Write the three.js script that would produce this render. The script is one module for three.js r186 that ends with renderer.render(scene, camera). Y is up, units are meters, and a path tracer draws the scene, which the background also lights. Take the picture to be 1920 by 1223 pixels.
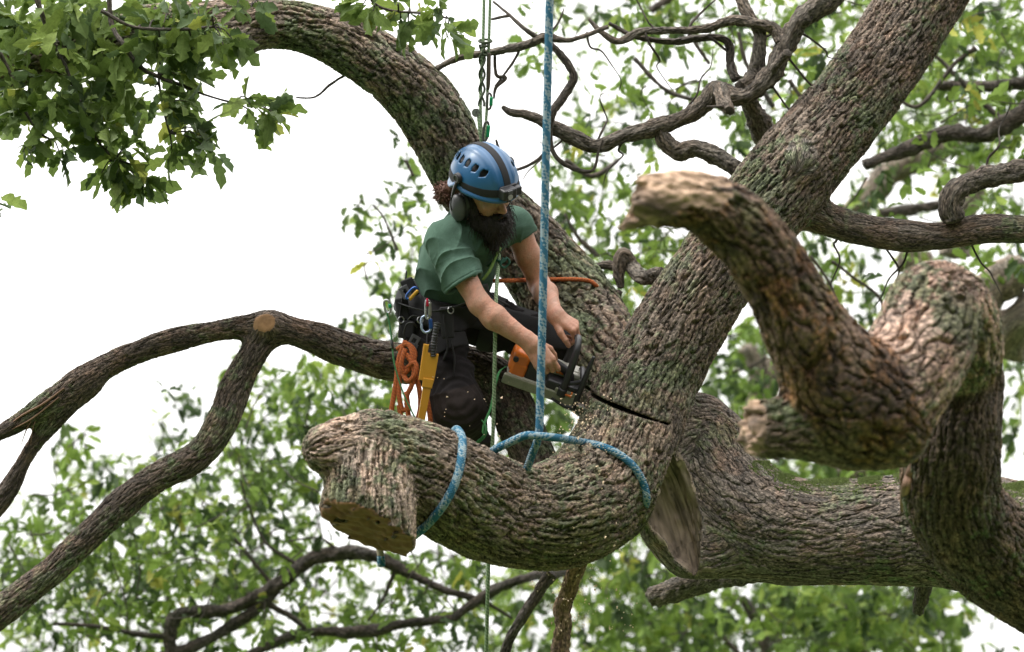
import * as THREE from 'three';
import { mergeGeometries } from 'three/addons/utils/BufferGeometryUtils.js';
import { RoundedBoxGeometry } from 'three/addons/geometries/RoundedBoxGeometry.js';

// ---------------------------------------------------------------- camera, sky, sun, exposure
const scene = new THREE.Scene();
const FPX = 4533.3;                                   // lens: focal length in pixels of a 1920 x 1223 frame
const camera = new THREE.PerspectiveCamera(2 * Math.atan(611.5 / FPX) * 180 / Math.PI, 1024 / 652, 0.1, 2000);
const PITCH = 17 * Math.PI / 180;
camera.position.set(0, 1.6, 0);
camera.rotation.set(PITCH, 0, 0);
camera.focus = 9.05;
camera.userData.fStop = 1.6;
scene.add(camera);
camera.updateMatrixWorld(true);
const CW = camera.matrixWorld.clone();

const renderer = new THREE.WebGLRenderer();
renderer.toneMapping = THREE.LinearToneMapping;
renderer.toneMappingExposure = 2.0;
renderer.shadowMap.enabled = true;

const SUN = new THREE.Vector3(-0.62, 0.9, 0.22).normalize();
{ // overcast sky, brighter towards the zenith, a veiled sun
  const w = 256, h = 128, data = new Float32Array(w * h * 4);
  for (let j = 0; j < h; j++) for (let i = 0; i < w; i++) {
    const el = (j + 0.5) / h * Math.PI - Math.PI / 2, az = ((i + 0.5) / w - 0.5) * 2 * Math.PI;
    const x = Math.cos(el) * Math.cos(az), y = Math.sin(el), z = Math.cos(el) * Math.sin(az);
    const s = Math.max(0, y), c = x * SUN.x + y * SUN.y + z * SUN.z;
    let L = 0.6 * (1 + 2 * s) + 0.7 * Math.exp(-(1 - c) / 0.12);
    if (y < 0) L = 0.3;
    const k = (j * w + i) * 4;
    data[k] = L * 1.0; data[k + 1] = L * 0.992; data[k + 2] = L * 0.978; data[k + 3] = 1;
  }
  const t = new THREE.DataTexture(data, w, h, THREE.RGBAFormat, THREE.FloatType);
  t.mapping = THREE.EquirectangularReflectionMapping; t.magFilter = THREE.LinearFilter; t.minFilter = THREE.LinearFilter; t.needsUpdate = true;
  scene.background = t; scene.environment = t;
}
const sun = new THREE.DirectionalLight(new THREE.Color(1, 0.965, 0.9), 1.5);
sun.position.copy(SUN).multiplyScalar(30).add(new THREE.Vector3(0, 4, -9));
sun.target.position.set(0, 4, -9);
sun.castShadow = true; sun.shadow.radius = 28;
Object.assign(sun.shadow.camera, { left: -8, right: 8, top: 8, bottom: -8, near: 1, far: 80 });
sun.shadow.mapSize.set(2048, 2048);
scene.add(sun, sun.target);

// ---------------------------------------------------------------- helpers
function rng(seed) { let a = seed >>> 0; return () => { a |= 0; a = a + 0x6D2B79F5 | 0; let t = Math.imul(a ^ a >>> 15, 1 | a); t = t + Math.imul(t ^ t >>> 7, 61 | t) ^ t; return ((t ^ t >>> 14) >>> 0) / 4294967296; }; }
function hash3(x, y, z) { let h = Math.imul(x, 374761393) ^ Math.imul(y, 668265263) ^ Math.imul(z, 2147483647 - 1274126177); h = Math.imul(h ^ h >>> 13, 1274126177); return ((h ^ h >>> 16) >>> 0) / 4294967296; }
function noise(x, y, z) { // value noise, 0..1
  const xi = Math.floor(x), yi = Math.floor(y), zi = Math.floor(z);
  let u = x - xi, v = y - yi, w = z - zi; u = u * u * (3 - 2 * u); v = v * v * (3 - 2 * v); w = w * w * (3 - 2 * w);
  const L = (a, b, t) => a + (b - a) * t;
  return L(L(L(hash3(xi, yi, zi), hash3(xi + 1, yi, zi), u), L(hash3(xi, yi + 1, zi), hash3(xi + 1, yi + 1, zi), u), v),
    L(L(hash3(xi, yi, zi + 1), hash3(xi + 1, yi, zi + 1), u), L(hash3(xi, yi + 1, zi + 1), hash3(xi + 1, yi + 1, zi + 1), u), v), w);
}
function fbm(x, y, z, o = 3) { let s = 0, a = 0.5, t = 0; for (let i = 0; i < o; i++) { s += a * noise(x, y, z); t += a; a *= 0.5; x = x * 2.03 + 7.1; y = y * 2.03 + 3.7; z = z * 2.03 + 1.3; } return s / t; }
const sstep = (a, b, x) => { const t = Math.min(1, Math.max(0, (x - a) / (b - a))); return t * t * (3 - 2 * t); };
const mix = (a, b, t) => a + (b - a) * t;
const V = (x, y, z) => new THREE.Vector3(x, y, z);
// the lens's own axes: a point d metres deep that stands at pixel (px, py) of the photograph
const P = (px, py, d) => V((px - 960) * d / FPX, (611.5 - py) * d / FPX, -d);
const toWorld = (v) => v.clone().applyMatrix4(CW);
const Lc = (r, g, b) => new THREE.Color().setRGB(r, g, b);

const origins = new WeakMap(), used = {};
function numbered(n) { used[n] = (used[n] ?? -1) + 1; return used[n] ? `${n}_${String(used[n]).padStart(3, '0')}` : n; }
// a thing: a Group at its base; geometry of its parts is given in the lens's axes and moved to the world here
function thing(name, base, label, category, group) {
  const o = new THREE.Group(); o.name = numbered(name);
  const w = toWorld(base); o.position.copy(w); o.userData = { label, category };
  if (group) o.userData.group = group;
  origins.set(o, w); scene.add(o); return o;
}
function place(geo, parent) {
  const w = origins.get(parent);
  geo.applyMatrix4(new THREE.Matrix4().makeTranslation(-w.x, -w.y, -w.z).multiply(CW));
  return geo;
}
function part(name, geo, mat, parent, raw) {
  if (!raw) place(geo, parent);
  const m = new THREE.Mesh(geo, mat); m.name = numbered(name); m.castShadow = m.receiveShadow = true;
  parent.add(m); origins.set(m, origins.get(parent)); return m;
}
const std = (o) => new THREE.MeshStandardMaterial(o);
const phys = (o) => new THREE.MeshPhysicalMaterial(o);
function dataTex(w, h, fn, srgb, rx = 1, ry = 1) {
  const d = new Uint8Array(w * h * 4);
  for (let j = 0; j < h; j++) for (let i = 0; i < w; i++) { const c = fn(i / w, j / h, i, j), k = (j * w + i) * 4; for (let q = 0; q < 3; q++) d[k + q] = Math.max(0, Math.min(255, c[q] * 255)); d[k + 3] = 255; }
  const t = new THREE.DataTexture(d, w, h); t.wrapS = t.wrapT = THREE.RepeatWrapping; t.magFilter = THREE.LinearFilter; t.minFilter = THREE.LinearMipmapLinearFilter; t.generateMipmaps = true;
  if (srgb) t.colorSpace = THREE.SRGBColorSpace; t.repeat.set(rx, ry); t.needsUpdate = true; return t;
}
const toS = (l) => l <= 0.0031308 ? 12.92 * l : 1.055 * Math.pow(l, 1 / 2.4) - 0.055;

// ---- distance fields (plain arrays for speed)
const A3 = (v) => [v.x, v.y, v.z];
function dSeg(p, s) { // s: [ax,ay,az,bx,by,bz,ra,rb]
  const x = p[0] - s[0], y = p[1] - s[1], z = p[2] - s[2], bx = s[3] - s[0], by = s[4] - s[1], bz = s[5] - s[2];
  let t = (x * bx + y * by + z * bz) / (bx * bx + by * by + bz * bz + 1e-12); t = t < 0 ? 0 : t > 1 ? 1 : t;
  const dx = x - bx * t, dy = y - by * t, dz = z - bz * t;
  return Math.sqrt(dx * dx + dy * dy + dz * dz) - (s[6] + (s[7] - s[6]) * t);
}
const cap = (a, b, ra, rb) => [a.x, a.y, a.z, b.x, b.y, b.z, ra, rb ?? ra];
const smin = (a, b, k) => { const h = Math.max(k - Math.abs(a - b), 0) / k; return Math.min(a, b) - h * h * k * 0.25; };
const smax = (a, b, k) => -smin(-a, -b, k);
function dEll(p, c, ax, r) { // c centre, ax three axes (Vector3), r three radii
  const x = p[0] - c.x, y = p[1] - c.y, z = p[2] - c.z; let k0 = 0, k1 = 0;
  for (let i = 0; i < 3; i++) { const q = (x * ax[i].x + y * ax[i].y + z * ax[i].z) / r[i]; k0 += q * q; k1 += (q / r[i]) ** 2; }
  k0 = Math.sqrt(k0); return k0 < 1e-6 ? -Math.min(...r) : k0 * (k0 - 1) / Math.sqrt(k1);
}
const dPlane = (p, c, n) => (p[0] - c.x) * n.x + (p[1] - c.y) * n.y + (p[2] - c.z) * n.z;
// surface nets over a sparse grid: {pos, nor, idx}
function nets(f, lo, hi, cell, narrowTo) {
  const B = 8, n = [0, 1, 2].map((a) => Math.ceil((hi[a] - lo[a]) / cell / B)), N = [n[0] * B + 2, n[1] * B + 2, n[2] * B + 2];
  const blocks = [], half = B * cell * 0.5, lim = half * 1.7321 * 1.25 + cell * 2, p = [0, 0, 0];
  for (let bz = 0; bz < n[2]; bz++) for (let by = 0; by < n[1]; by++) for (let bx = 0; bx < n[0]; bx++) {
    p[0] = lo[0] + bx * B * cell + half; p[1] = lo[1] + by * B * cell + half; p[2] = lo[2] + bz * B * cell + half;
    const fc = f(p); if (Math.abs(fc) > lim) continue; if (narrowTo) narrowTo(p, fc, half * 3.5 + 0.07);
    const v = new Float32Array(9 * 9 * 9); let neg = 0;
    for (let k = 0, q = 0; k < 9; k++) for (let j = 0; j < 9; j++) for (let i = 0; i < 9; i++, q++) {
      p[0] = lo[0] + (bx * B + i) * cell; p[1] = lo[1] + (by * B + j) * cell; p[2] = lo[2] + (bz * B + k) * cell;
      if ((v[q] = f(p)) < 0) neg++;
    }
    if (narrowTo) narrowTo(null);
    if (neg && neg < 729) blocks.push([bx, by, bz, v]);
  }
  const map = new Map(), pos = [], idx = [], key = (i, j, k) => (k * N[1] + j) * N[0] + i;
  const E = [[0, 1], [2, 3], [4, 5], [6, 7], [0, 2], [1, 3], [4, 6], [5, 7], [0, 4], [1, 5], [2, 6], [3, 7]], c = new Float32Array(8);
  for (const [bx, by, bz, v] of blocks) for (let k = 0; k < 8; k++) for (let j = 0; j < 8; j++) for (let i = 0; i < 8; i++) {
    let m = 0; for (let q = 0; q < 8; q++) { c[q] = v[((k + (q >> 2)) * 9 + j + (q >> 1 & 1)) * 9 + i + (q & 1)]; if (c[q] < 0) m |= 1 << q; }
    if (m === 0 || m === 255) continue;
    let x = 0, y = 0, z = 0, t = 0;
    for (const [a, b] of E) if ((c[a] < 0) !== (c[b] < 0)) { const s = c[a] / (c[a] - c[b]); x += (a & 1) + ((b & 1) - (a & 1)) * s; y += (a >> 1 & 1) + ((b >> 1 & 1) - (a >> 1 & 1)) * s; z += (a >> 2) + ((b >> 2) - (a >> 2)) * s; t++; }
    map.set(key(bx * B + i, by * B + j, bz * B + k), pos.length / 3);
    pos.push(lo[0] + (bx * B + i + x / t) * cell, lo[1] + (by * B + j + y / t) * cell, lo[2] + (bz * B + k + z / t) * cell);
  }
  for (const [bx, by, bz, v] of blocks) for (let k = 0; k < 8; k++) for (let j = 0; j < 8; j++) for (let i = 0; i < 8; i++) {
    const I = bx * B + i, J = by * B + j, K = bz * B + k, v0 = v[(k * 9 + j) * 9 + i];
    for (let a = 0; a < 3; a++) {
      const v1 = v[((k + (a === 2)) * 9 + j + (a === 1)) * 9 + i + (a === 0)];
      if ((v0 < 0) === (v1 < 0)) continue;
      const u = (a + 1) % 3, w = (a + 2) % 3, o = (du, dw) => { const q = [I, J, K]; q[u] -= du; q[w] -= dw; return map.get(key(q[0], q[1], q[2])); };
      const q0 = o(0, 0), q1 = o(1, 0), q2 = o(1, 1), q3 = o(0, 1);
      if (q0 === undefined || q1 === undefined || q2 === undefined || q3 === undefined) continue;
      if (v0 < 0) idx.push(q0, q1, q2, q0, q2, q3); else idx.push(q0, q2, q1, q0, q3, q2);
    }
  }
  return { pos: new Float32Array(pos), idx };
}
function normals(pos, idx) {
  const g = new THREE.BufferGeometry(); g.setAttribute('position', new THREE.BufferAttribute(pos, 3)); g.setIndex(idx); g.computeVertexNormals(); return g.attributes.normal.array;
}
function meshOf(f, lo, hi, cell, displace) {
  const m = nets(f, lo, hi, cell); let nor = normals(m.pos, m.idx);
  if (displace) for (let i = 0; i < m.pos.length; i += 3) { const h = displace(m.pos[i], m.pos[i + 1], m.pos[i + 2], nor[i], nor[i + 1], nor[i + 2]); for (let a = 0; a < 3; a++) m.pos[i + a] += nor[i + a] * h; }
  const g = new THREE.BufferGeometry(); g.setAttribute('position', new THREE.BufferAttribute(m.pos, 3)); g.setIndex(m.idx); g.computeVertexNormals();
  const uv = new Float32Array(m.pos.length / 3 * 2); for (let i = 0; i < uv.length / 2; i++) { uv[2 * i] = m.pos[3 * i] + m.pos[3 * i + 2] * 0.6; uv[2 * i + 1] = m.pos[3 * i + 1] + m.pos[3 * i + 2] * 0.4; }
  g.setAttribute('uv', new THREE.BufferAttribute(uv, 2)); return g;
}
const boxOf = (segs, pad) => { const lo = [1e9, 1e9, 1e9], hi = [-1e9, -1e9, -1e9]; for (const s of segs) for (let a = 0; a < 3; a++) { const r = Math.max(s[6], s[7]) + pad; lo[a] = Math.min(lo[a], s[a] - r, s[a + 3] - r); hi[a] = Math.max(hi[a], s[a] + r, s[a + 3] + r); } return [lo, hi]; };

// ---- swept tube along points [{p:Vector3, r}] in the lens's axes; uv.x round (0..nu), uv.y metres * vk
function curve(pts, step) { // Catmull-Rom through [Vector3, r]; returns samples every ~step metres
  const n = pts.length, out = []; const g = (i) => pts[Math.max(0, Math.min(n - 1, i))];
  for (let i = 0; i < n - 1; i++) {
    const [a, b, c, d] = [g(i - 1), g(i), g(i + 1), g(i + 2)], L = b[0].distanceTo(c[0]), m = Math.max(1, Math.ceil(L / step));
    for (let j = 0; j < m + (i === n - 2 ? 1 : 0); j++) {
      const t = j / m, t2 = t * t, t3 = t2 * t, w = [-t3 + 2 * t2 - t, 3 * t3 - 5 * t2 + 2, -3 * t3 + 4 * t2 + t, t3 - t2].map((x) => x / 2);
      const p = V(0, 0, 0); [a, b, c, d].forEach((q, k) => p.addScaledVector(q[0], w[k]));
      out.push([p, w[0] * a[1] + w[1] * b[1] + w[2] * c[1] + w[3] * d[1]]);
    }
  }
  return out;
}
function frames(s) { // parallel transport
  const T = s.map((_, i) => s[Math.min(i + 1, s.length - 1)][0].clone().sub(s[Math.max(i - 1, 0)][0]).normalize());
  let n = Math.abs(T[0].z) < 0.9 ? V(0, 0, 1) : V(1, 0, 0); n.sub(T[0].clone().multiplyScalar(n.dot(T[0]))).normalize();
  const out = []; let len = 0;
  s.forEach(([p, r], i) => { n = n.clone().sub(T[i].clone().multiplyScalar(n.dot(T[i]))).normalize(); if (i) len += p.distanceTo(s[i - 1][0]); out.push({ p, r, t: T[i], n, b: T[i].clone().cross(n), s: len }); });
  return out;
}
function sweep(pts, { step = 0.02, seg = 8, nu = 1, vk = 1, bump, flat = 1, caps = true, closed } = {}) {
  const F = frames(curve(pts, step)), pos = [], uv = [], idx = [];
  F.forEach((f, i) => { for (let k = 0; k <= seg; k++) { const a = k / seg * 2 * Math.PI, c = Math.cos(a), s = Math.sin(a) * flat; const r = f.r + (bump ? bump(f, a) : 0); pos.push(f.p.x + (f.n.x * c + f.b.x * s) * r, f.p.y + (f.n.y * c + f.b.y * s) * r, f.p.z + (f.n.z * c + f.b.z * s) * r); uv.push(k / seg * nu, f.s * vk); } });
  const w = seg + 1;
  for (let i = 0; i < F.length - 1; i++) for (let k = 0; k < seg; k++) { const a = i * w + k, b = a + w; idx.push(a, a + 1, b, a + 1, b + 1, b); }
  if (caps) for (const [i, sg] of [[0, -1], [F.length - 1, 1]]) {
    const f = F[i], c = pos.length / 3; pos.push(f.p.x + f.t.x * sg * f.r * 0.3, f.p.y + f.t.y * sg * f.r * 0.3, f.p.z + f.t.z * sg * f.r * 0.3); uv.push(0.5, f.s * vk);
    for (let k = 0; k < seg; k++) sg < 0 ? idx.push(c, i * w + k + 1, i * w + k) : idx.push(c, i * w + k, i * w + k + 1);
  }
  const g = new THREE.BufferGeometry(); g.setAttribute('position', new THREE.Float32BufferAttribute(pos, 3)); g.setAttribute('uv', new THREE.Float32BufferAttribute(uv, 2)); g.setIndex(idx); g.computeVertexNormals();
  const N = g.attributes.normal; // close the seam
  for (let i = 0; i < F.length; i++) { const a = i * w, b = a + seg, v = V(N.getX(a) + N.getX(b), N.getY(a) + N.getY(b), N.getZ(a) + N.getZ(b)).normalize(); N.setXYZ(a, v.x, v.y, v.z); N.setXYZ(b, v.x, v.y, v.z); }
  return g;
}
// pixel path [px, py, depth, radius in pixels] -> curve points
const path = (a) => a.map(([x, y, d, r]) => [P(x, y, d), (r ?? 1) * d / FPX]);

// ---------------------------------------------------------------- bark: one height field shapes the wood and its fine relief
const BW = 0.62, BH = 0.93, BN = 1024, barkH = new Float32Array(BN * BN), barkId = new Float32Array(BN * BN);
{
  const nx = 24, ny = 7, per = (x, n) => ((x % n) + n) % n;
  const pn = (u, v, nu, nv, s) => { // periodic noise
    const x = u * nu, y = v * nv, xi = Math.floor(x), yi = Math.floor(y); let a = x - xi, b = y - yi; a = a * a * (3 - 2 * a); b = b * b * (3 - 2 * b);
    const h = (i, j) => hash3(per(i, nu), per(j, nv), s);
    return mix(mix(h(xi, yi), h(xi + 1, yi), a), mix(h(xi, yi + 1), h(xi + 1, yi + 1), a), b);
  };
  for (let j = 0; j < BN; j++) for (let i = 0; i < BN; i++) {
    const u = i / BN, v = j / BN;
    const wu = u + 0.045 * (pn(u, v, 5, 7, 11) - 0.5) + 0.022 * (pn(u, v, 17, 23, 12) - 0.5) + 0.008 * (pn(u, v, 60, 50, 13) - 0.5), wv = v + 0.06 * (pn(u, v, 8, 6, 14) - 0.5) + 0.03 * (pn(u, v, 30, 20, 19) - 0.5);
    const X = wu * nx, Y = wv * ny, xi = Math.floor(X), yi = Math.floor(Y); let f1 = 9, f2 = 9, id = 0;
    for (let b = -1; b <= 1; b++) for (let a = -1; a <= 1; a++) {
      const gx = per(xi + a, nx), gy = per(yi + b, ny), cx = xi + a + 0.12 + 0.76 * hash3(gx, gy, 1), cy = yi + b + 0.5 * (gx & 1) + 0.8 * hash3(gx, gy, 2) - 0.25;
      const d = Math.sqrt((X - cx) ** 2 * 1.25 + ((Y - cy) * 0.9) ** 2);
      if (d < f1) { f2 = f1; f1 = d; id = hash3(gx, gy, 3); } else if (d < f2) f2 = d;
    }
    let e1 = 9, e2 = 9; { const X2 = wu * 55, Y2 = wv * 30, xi2 = Math.floor(X2), yi2 = Math.floor(Y2); for (let b = -1; b <= 1; b++) for (let a = -1; a <= 1; a++) { const gx = per(xi2 + a, 55), gy = per(yi2 + b, 30), d = Math.hypot(X2 - xi2 - a - hash3(gx, gy, 6), Y2 - yi2 - b - hash3(gx, gy, 7)); if (d < e1) { e2 = e1; e1 = d; } else if (d < e2) e2 = d; } }
    const small = sstep(0.02, 0.3, e2 - e1);
    const crack = sstep(0.015, 0.17, f2 - f1 + 0.2 * (pn(u, v, 60, 36, 21) - 0.5)), fine = pn(u, v, 90, 45, 15) * 0.5 + pn(u, v, 170, 120, 16) * 0.3 + pn(u, v, 340, 300, 17) * 0.2;
    const sub = sstep(0.06, 0.22, Math.abs(pn(u, v, 40, 44, 18) - 0.5));
    const rid = Math.abs(pn(u + 0.03 * pn(u, v, 9, 9, 31), v, 24, 5, 30) - 0.5) * 2;
    barkH[j * BN + i] = crack * (0.56 + 0.2 * id + 0.1 * sub + 0.14 * small) + 0.26 * (fine - 0.4) + 0.06 * rid;
    barkId[j * BN + i] = id;
  }
}
function barkAt(u, v) {
  const x = (u - Math.floor(u)) * BN, y = (v - Math.floor(v)) * BN, i = Math.floor(x) % BN, j = Math.floor(y) % BN, a = x - Math.floor(x), b = y - Math.floor(y), i1 = (i + 1) % BN, j1 = (j + 1) % BN;
  return mix(mix(barkH[j * BN + i], barkH[j * BN + i1], a), mix(barkH[j1 * BN + i], barkH[j1 * BN + i1], a), b);
}
const barkBump = dataTex(BN, BN, (u, v, i, j) => { const h = barkH[j * BN + i] * 0.85; return [h, h, h]; });
const barkMap = dataTex(BN, BN, (u, v, i, j) => {
  const id = barkId[j * BN + i], fl = noise(u * 120, v * 110, 21), g = Math.max(0.25, 0.66 + 0.3 * hash3(i >> 1, j >> 2, 5) + 0.55 * (noise(u * 80, v * 50, 3) - 0.5) + 0.42 * (id - 0.5) + 0.5 * (noise(u * 200, v * 150, 7) - 0.5) + 0.75 * sstep(0.68, 0.78, fl) - 0.4 * sstep(0.34, 0.24, fl));
  const red = noise(u * 22, v * 12, 9); return [toS(0.19 * g * (0.95 + 0.15 * red)), toS(0.16 * g), toS(0.133 * g * (1.05 - 0.1 * red))];
}, true);
const barkMat = std({ map: barkMap, bumpMap: barkBump, bumpScale: 0.011, roughness: 0.92, vertexColors: true });
const twigMat = std({ map: barkMap, bumpMap: barkBump, bumpScale: 0.004, roughness: 0.95, color: Lc(0.42, 0.42, 0.42) });
const greyTwigMat = std({ map: barkMap, bumpMap: barkBump, bumpScale: 0.004, roughness: 0.95, color: Lc(0.62, 0.62, 0.6) });
const paleTwigMat = std({ map: barkMap, bumpMap: barkBump, bumpScale: 0.004, roughness: 0.95, color: Lc(1.25, 1.25, 1.2) });
const woodTex = dataTex(256, 256, (u, v) => { const r = Math.hypot(u - 0.5, v - 0.5) + 0.02 * noise(u * 9, v * 9, 7), k = 0.5 + 0.5 * Math.sin(r * 120 + 3 * noise(u * 6, v * 6, 1)), n = noise(u * 60, v * 60, 4), g = 0.75 + 0.2 * k * n + 0.3 * (noise(u * 9, v * 9, 2) - 0.5); return [toS(0.36 * g), toS(0.235 * g), toS(0.125 * g)]; }, true);
const woundTex = dataTex(256, 256, (u, v) => { const g = 0.72 + 0.5 * (noise(u * 50, v * 7, 1) - 0.5) + 0.3 * (noise(u * 8, v * 5, 4) - 0.5) - 0.3 * sstep(0.5, 0.7, noise(u * 16, v * 3, 14) + 0.2 * (noise(u * 60, v * 30, 3) - 0.5)); return [toS(0.46 * g), toS(0.36 * g), toS(0.27 * g)]; }, true);
const cutMat = std({ map: woodTex, roughness: 0.85, vertexColors: true }), woundMat = std({ map: woundTex, bumpMap: woundTex, bumpScale: 0.004, roughness: 0.85, vertexColors: true });

// ---------------------------------------------------------------- the ground under the trees
{
  const g = new THREE.PlaneGeometry(1600, 1600, 40, 40); g.rotateX(-Math.PI / 2);
  const t = dataTex(256, 256, (u, v) => { const n = 0.6 + 0.5 * noise(u * 30, v * 30, 1) + 0.3 * noise(u * 120, v * 120, 2); return [toS(0.075 * n), toS(0.115 * n), toS(0.035 * n)]; }, true, 400, 400);
  const m = new THREE.Mesh(g, std({ map: t, roughness: 1 })); m.name = 'ground'; m.receiveShadow = true; m.userData = { kind: 'structure', label: 'grassy ground below the trees' }; scene.add(m);
}

// ---------------------------------------------------------------- the oak: limbs as curves, joined into one smooth field, then cut into parts
const LIMBS = [];
function limb(name, pts, o = {}) {
  const S = frames(curve(path(pts), 0.055)), segs = [];
  for (let i = 0; i < S.length - 1; i++) segs.push(cap(S[i].p, S[i + 1].p, S[i].r, S[i + 1].r));
  const ch = []; for (let i = 0; i < segs.length; i += 5) { const e = Math.min(i + 5, segs.length), [a, b] = boxOf(segs.slice(i, e), 0), c = [0, 1, 2].map((k) => (a[k] + b[k]) / 2); ch.push([i, e, c[0], c[1], c[2], Math.max(...segs.slice(i, e).map((s) => Math.max(Math.hypot(s[0] - c[0], s[1] - c[1], s[2] - c[2]) + s[6], Math.hypot(s[3] - c[0], s[4] - c[1], s[5] - c[2]) + s[7])))]); }
  const [lo, hi] = boxOf(segs, 0.03), ravg = S.reduce((a, f) => a + f.r, 0) / S.length;
  LIMBS.push({ name, S, segs, ch, lo, hi, n: Math.max(1, Math.round(2 * Math.PI * ravg / BW)), off: LIMBS.length * 0.37, amp: 0.008, lichen: 0.3, tint: [1, 1, 1], ...o });
  return LIMBS.at(-1);
}
limb('leader', [[1800, -120, 9.8, 73], [1726, 0, 9.7, 75], [1664, 100, 9.6, 75], [1590, 200, 9.5, 76], [1528, 272, 9.4, 79], [1462, 350, 9.33, 81], [1370, 470, 9.28, 79], [1283, 600, 9.25, 82], [1228, 700, 9.2, 86], [1195, 770, 9.15, 88], [1180, 830, 9.15, 80]], { amp: 0.019, lichen: 0.34, tint: [0.8, 0.74, 0.68] });
limb('leader', [[1240, 770, 9.08, 34], [1236, 840, 9.02, 22], [1228, 905, 9.0, 13]], { amp: 0.006, lichen: 0.1, tint: [0.8, 0.74, 0.7] });
limb('leader', [[1500, 285, 9.28, 36], [1497, 305, 9.22, 30]], { amp: 0.006, lichen: 0.5 });
limb('roped_limb', [[1190, 760, 9.15, 85], [1160, 850, 9.05, 95], [1120, 925, 8.95, 105], [1060, 962, 8.85, 101], [1000, 972, 8.8, 95], [940, 962, 8.75, 97], [880, 935, 8.68, 100], [820, 900, 8.6, 95], [760, 865, 8.55, 85], [700, 845, 8.5, 65]], { amp: 0.019, lichen: 0.5, tint: [1.08, 1.0, 0.9], ochre: 0.6 });
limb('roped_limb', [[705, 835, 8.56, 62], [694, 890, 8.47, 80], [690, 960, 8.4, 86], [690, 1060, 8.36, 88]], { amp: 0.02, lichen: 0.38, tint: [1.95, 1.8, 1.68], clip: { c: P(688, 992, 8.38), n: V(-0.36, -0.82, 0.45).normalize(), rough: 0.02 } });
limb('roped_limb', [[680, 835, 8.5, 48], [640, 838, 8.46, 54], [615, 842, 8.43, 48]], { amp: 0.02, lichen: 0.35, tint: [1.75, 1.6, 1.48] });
limb('cross_limb', [[1225, 850, 9.3, 95], [1300, 828, 9.35, 93], [1345, 905, 9.3, 100], [1420, 978, 9.2, 102], [1520, 1000, 9.15, 98], [1650, 995, 9.1, 101], [1760, 990, 9.05, 106], [1860, 1005, 8.95, 112], [2010, 1045, 8.8, 120], [2300, 1120, 8.9, 150]], { amp: 0.009, lichen: 0.28, tint: [0.86, 0.84, 0.82] });
limb('cross_limb', [[1235, 900, 9.18, 62], [1258, 985, 9.14, 62], [1288, 1045, 9.12, 36]], { amp: 0.006, lichen: 0.1 });
limb('arched_limb', [[-120, 165, 9.6, 42], [60, 112, 9.55, 44], [250, 62, 9.5, 46], [430, 52, 9.5, 47], [550, 47, 9.5, 46], [680, 98, 9.5, 53], [790, 190, 9.52, 61], [848, 285, 9.55, 62], [905, 375, 9.6, 66], [1005, 485, 9.65, 75], [1085, 595, 9.6, 84], [1140, 690, 9.45, 85], [1180, 790, 9.3, 80]], { amp: 0.018, lichen: 0.42, tint: [1.0, 0.93, 0.86] });
limb('arched_limb', [[415, 55, 9.5, 36], [452, 82, 9.44, 26]], { amp: 0.006 });
limb('drooping_limb', [[1010, 880, 9.35, 41.4], [975, 800, 9.5, 43.2], [930, 720, 9.6, 44.2], [860, 685, 9.62, 40.5], [740, 680, 9.6, 37.7], [660, 660, 9.55, 34.0], [580, 630, 9.5, 30.4], [510, 614, 9.5, 26.7], [420, 618, 9.5, 20.2], [320, 640, 9.5, 20.2], [230, 672, 9.48, 22.1], [160, 712, 9.45, 24.8], [90, 757, 9.42, 22.1], [30, 796, 9.4, 16.6], [-30, 830, 9.4, 11.0]], { amp: 0.009, lichen: 0.3, tint: [0.58, 0.52, 0.48] });
limb('drooping_limb', [[165, 722, 9.45, 22.1], [95, 795, 9.45, 19.3], [48, 860, 9.45, 15.6], [18, 915, 9.45, 18.4], [-30, 985, 9.45, 16.6]], { amp: 0.008, lichen: 0.2, tint: [0.55, 0.5, 0.47] });
limb('drooping_limb', [[505, 616, 9.5, 25.8], [478, 660, 9.47, 26.7], [440, 730, 9.45, 27.6], [412, 800, 9.42, 26.7], [370, 855, 9.4, 27.6], [300, 892, 9.4, 24.8], [235, 940, 9.38, 28.5], [160, 1010, 9.35, 26.7], [80, 1085, 9.33, 28.5], [0, 1145, 9.3, 29.4], [-100, 1210, 9.3, 31.3]], { amp: 0.009, lichen: 0.3, tint: [0.58, 0.53, 0.5] });
limb('drooping_limb', [[506, 622, 9.5, 18.4], [498, 604, 9.4, 15.6]], { amp: 0.002, lichen: 0, tint: [0.8, 0.7, 0.6], clip: { c: P(498, 604, 9.42), n: V(-0.15, 0.35, 0.92).normalize(), rough: 0.001 } });
limb('cross_limb', [[1290, 1035, 9.14, 42], [1340, 1035, 9.15, 52], [1400, 1010, 9.18, 70]], { amp: 0.008, lichen: 0.1, tint: [0.86, 0.82, 0.78] });
limb('near_stub', [[2060, 1130, 8.6, 115], [1960, 1090, 8.5, 105], [1860, 1035, 8.3, 97], [1790, 940, 8.0, 90], [1785, 830, 7.85, 90], [1799, 720, 7.85, 82], [1800, 650, 7.8, 66]], { amp: 0.018, lichen: 0.22, tint: [0.6, 0.52, 0.46] });
limb('near_stub', [[1800, 660, 7.72, 76], [1785, 600, 7.64, 84], [1758, 575, 7.58, 90], [1738, 630, 7.52, 92], [1695, 705, 7.45, 94], [1640, 765, 7.4, 92]], { amp: 0.02, lichen: 0.45, tint: [1.95, 1.62, 1.5] });
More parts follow.
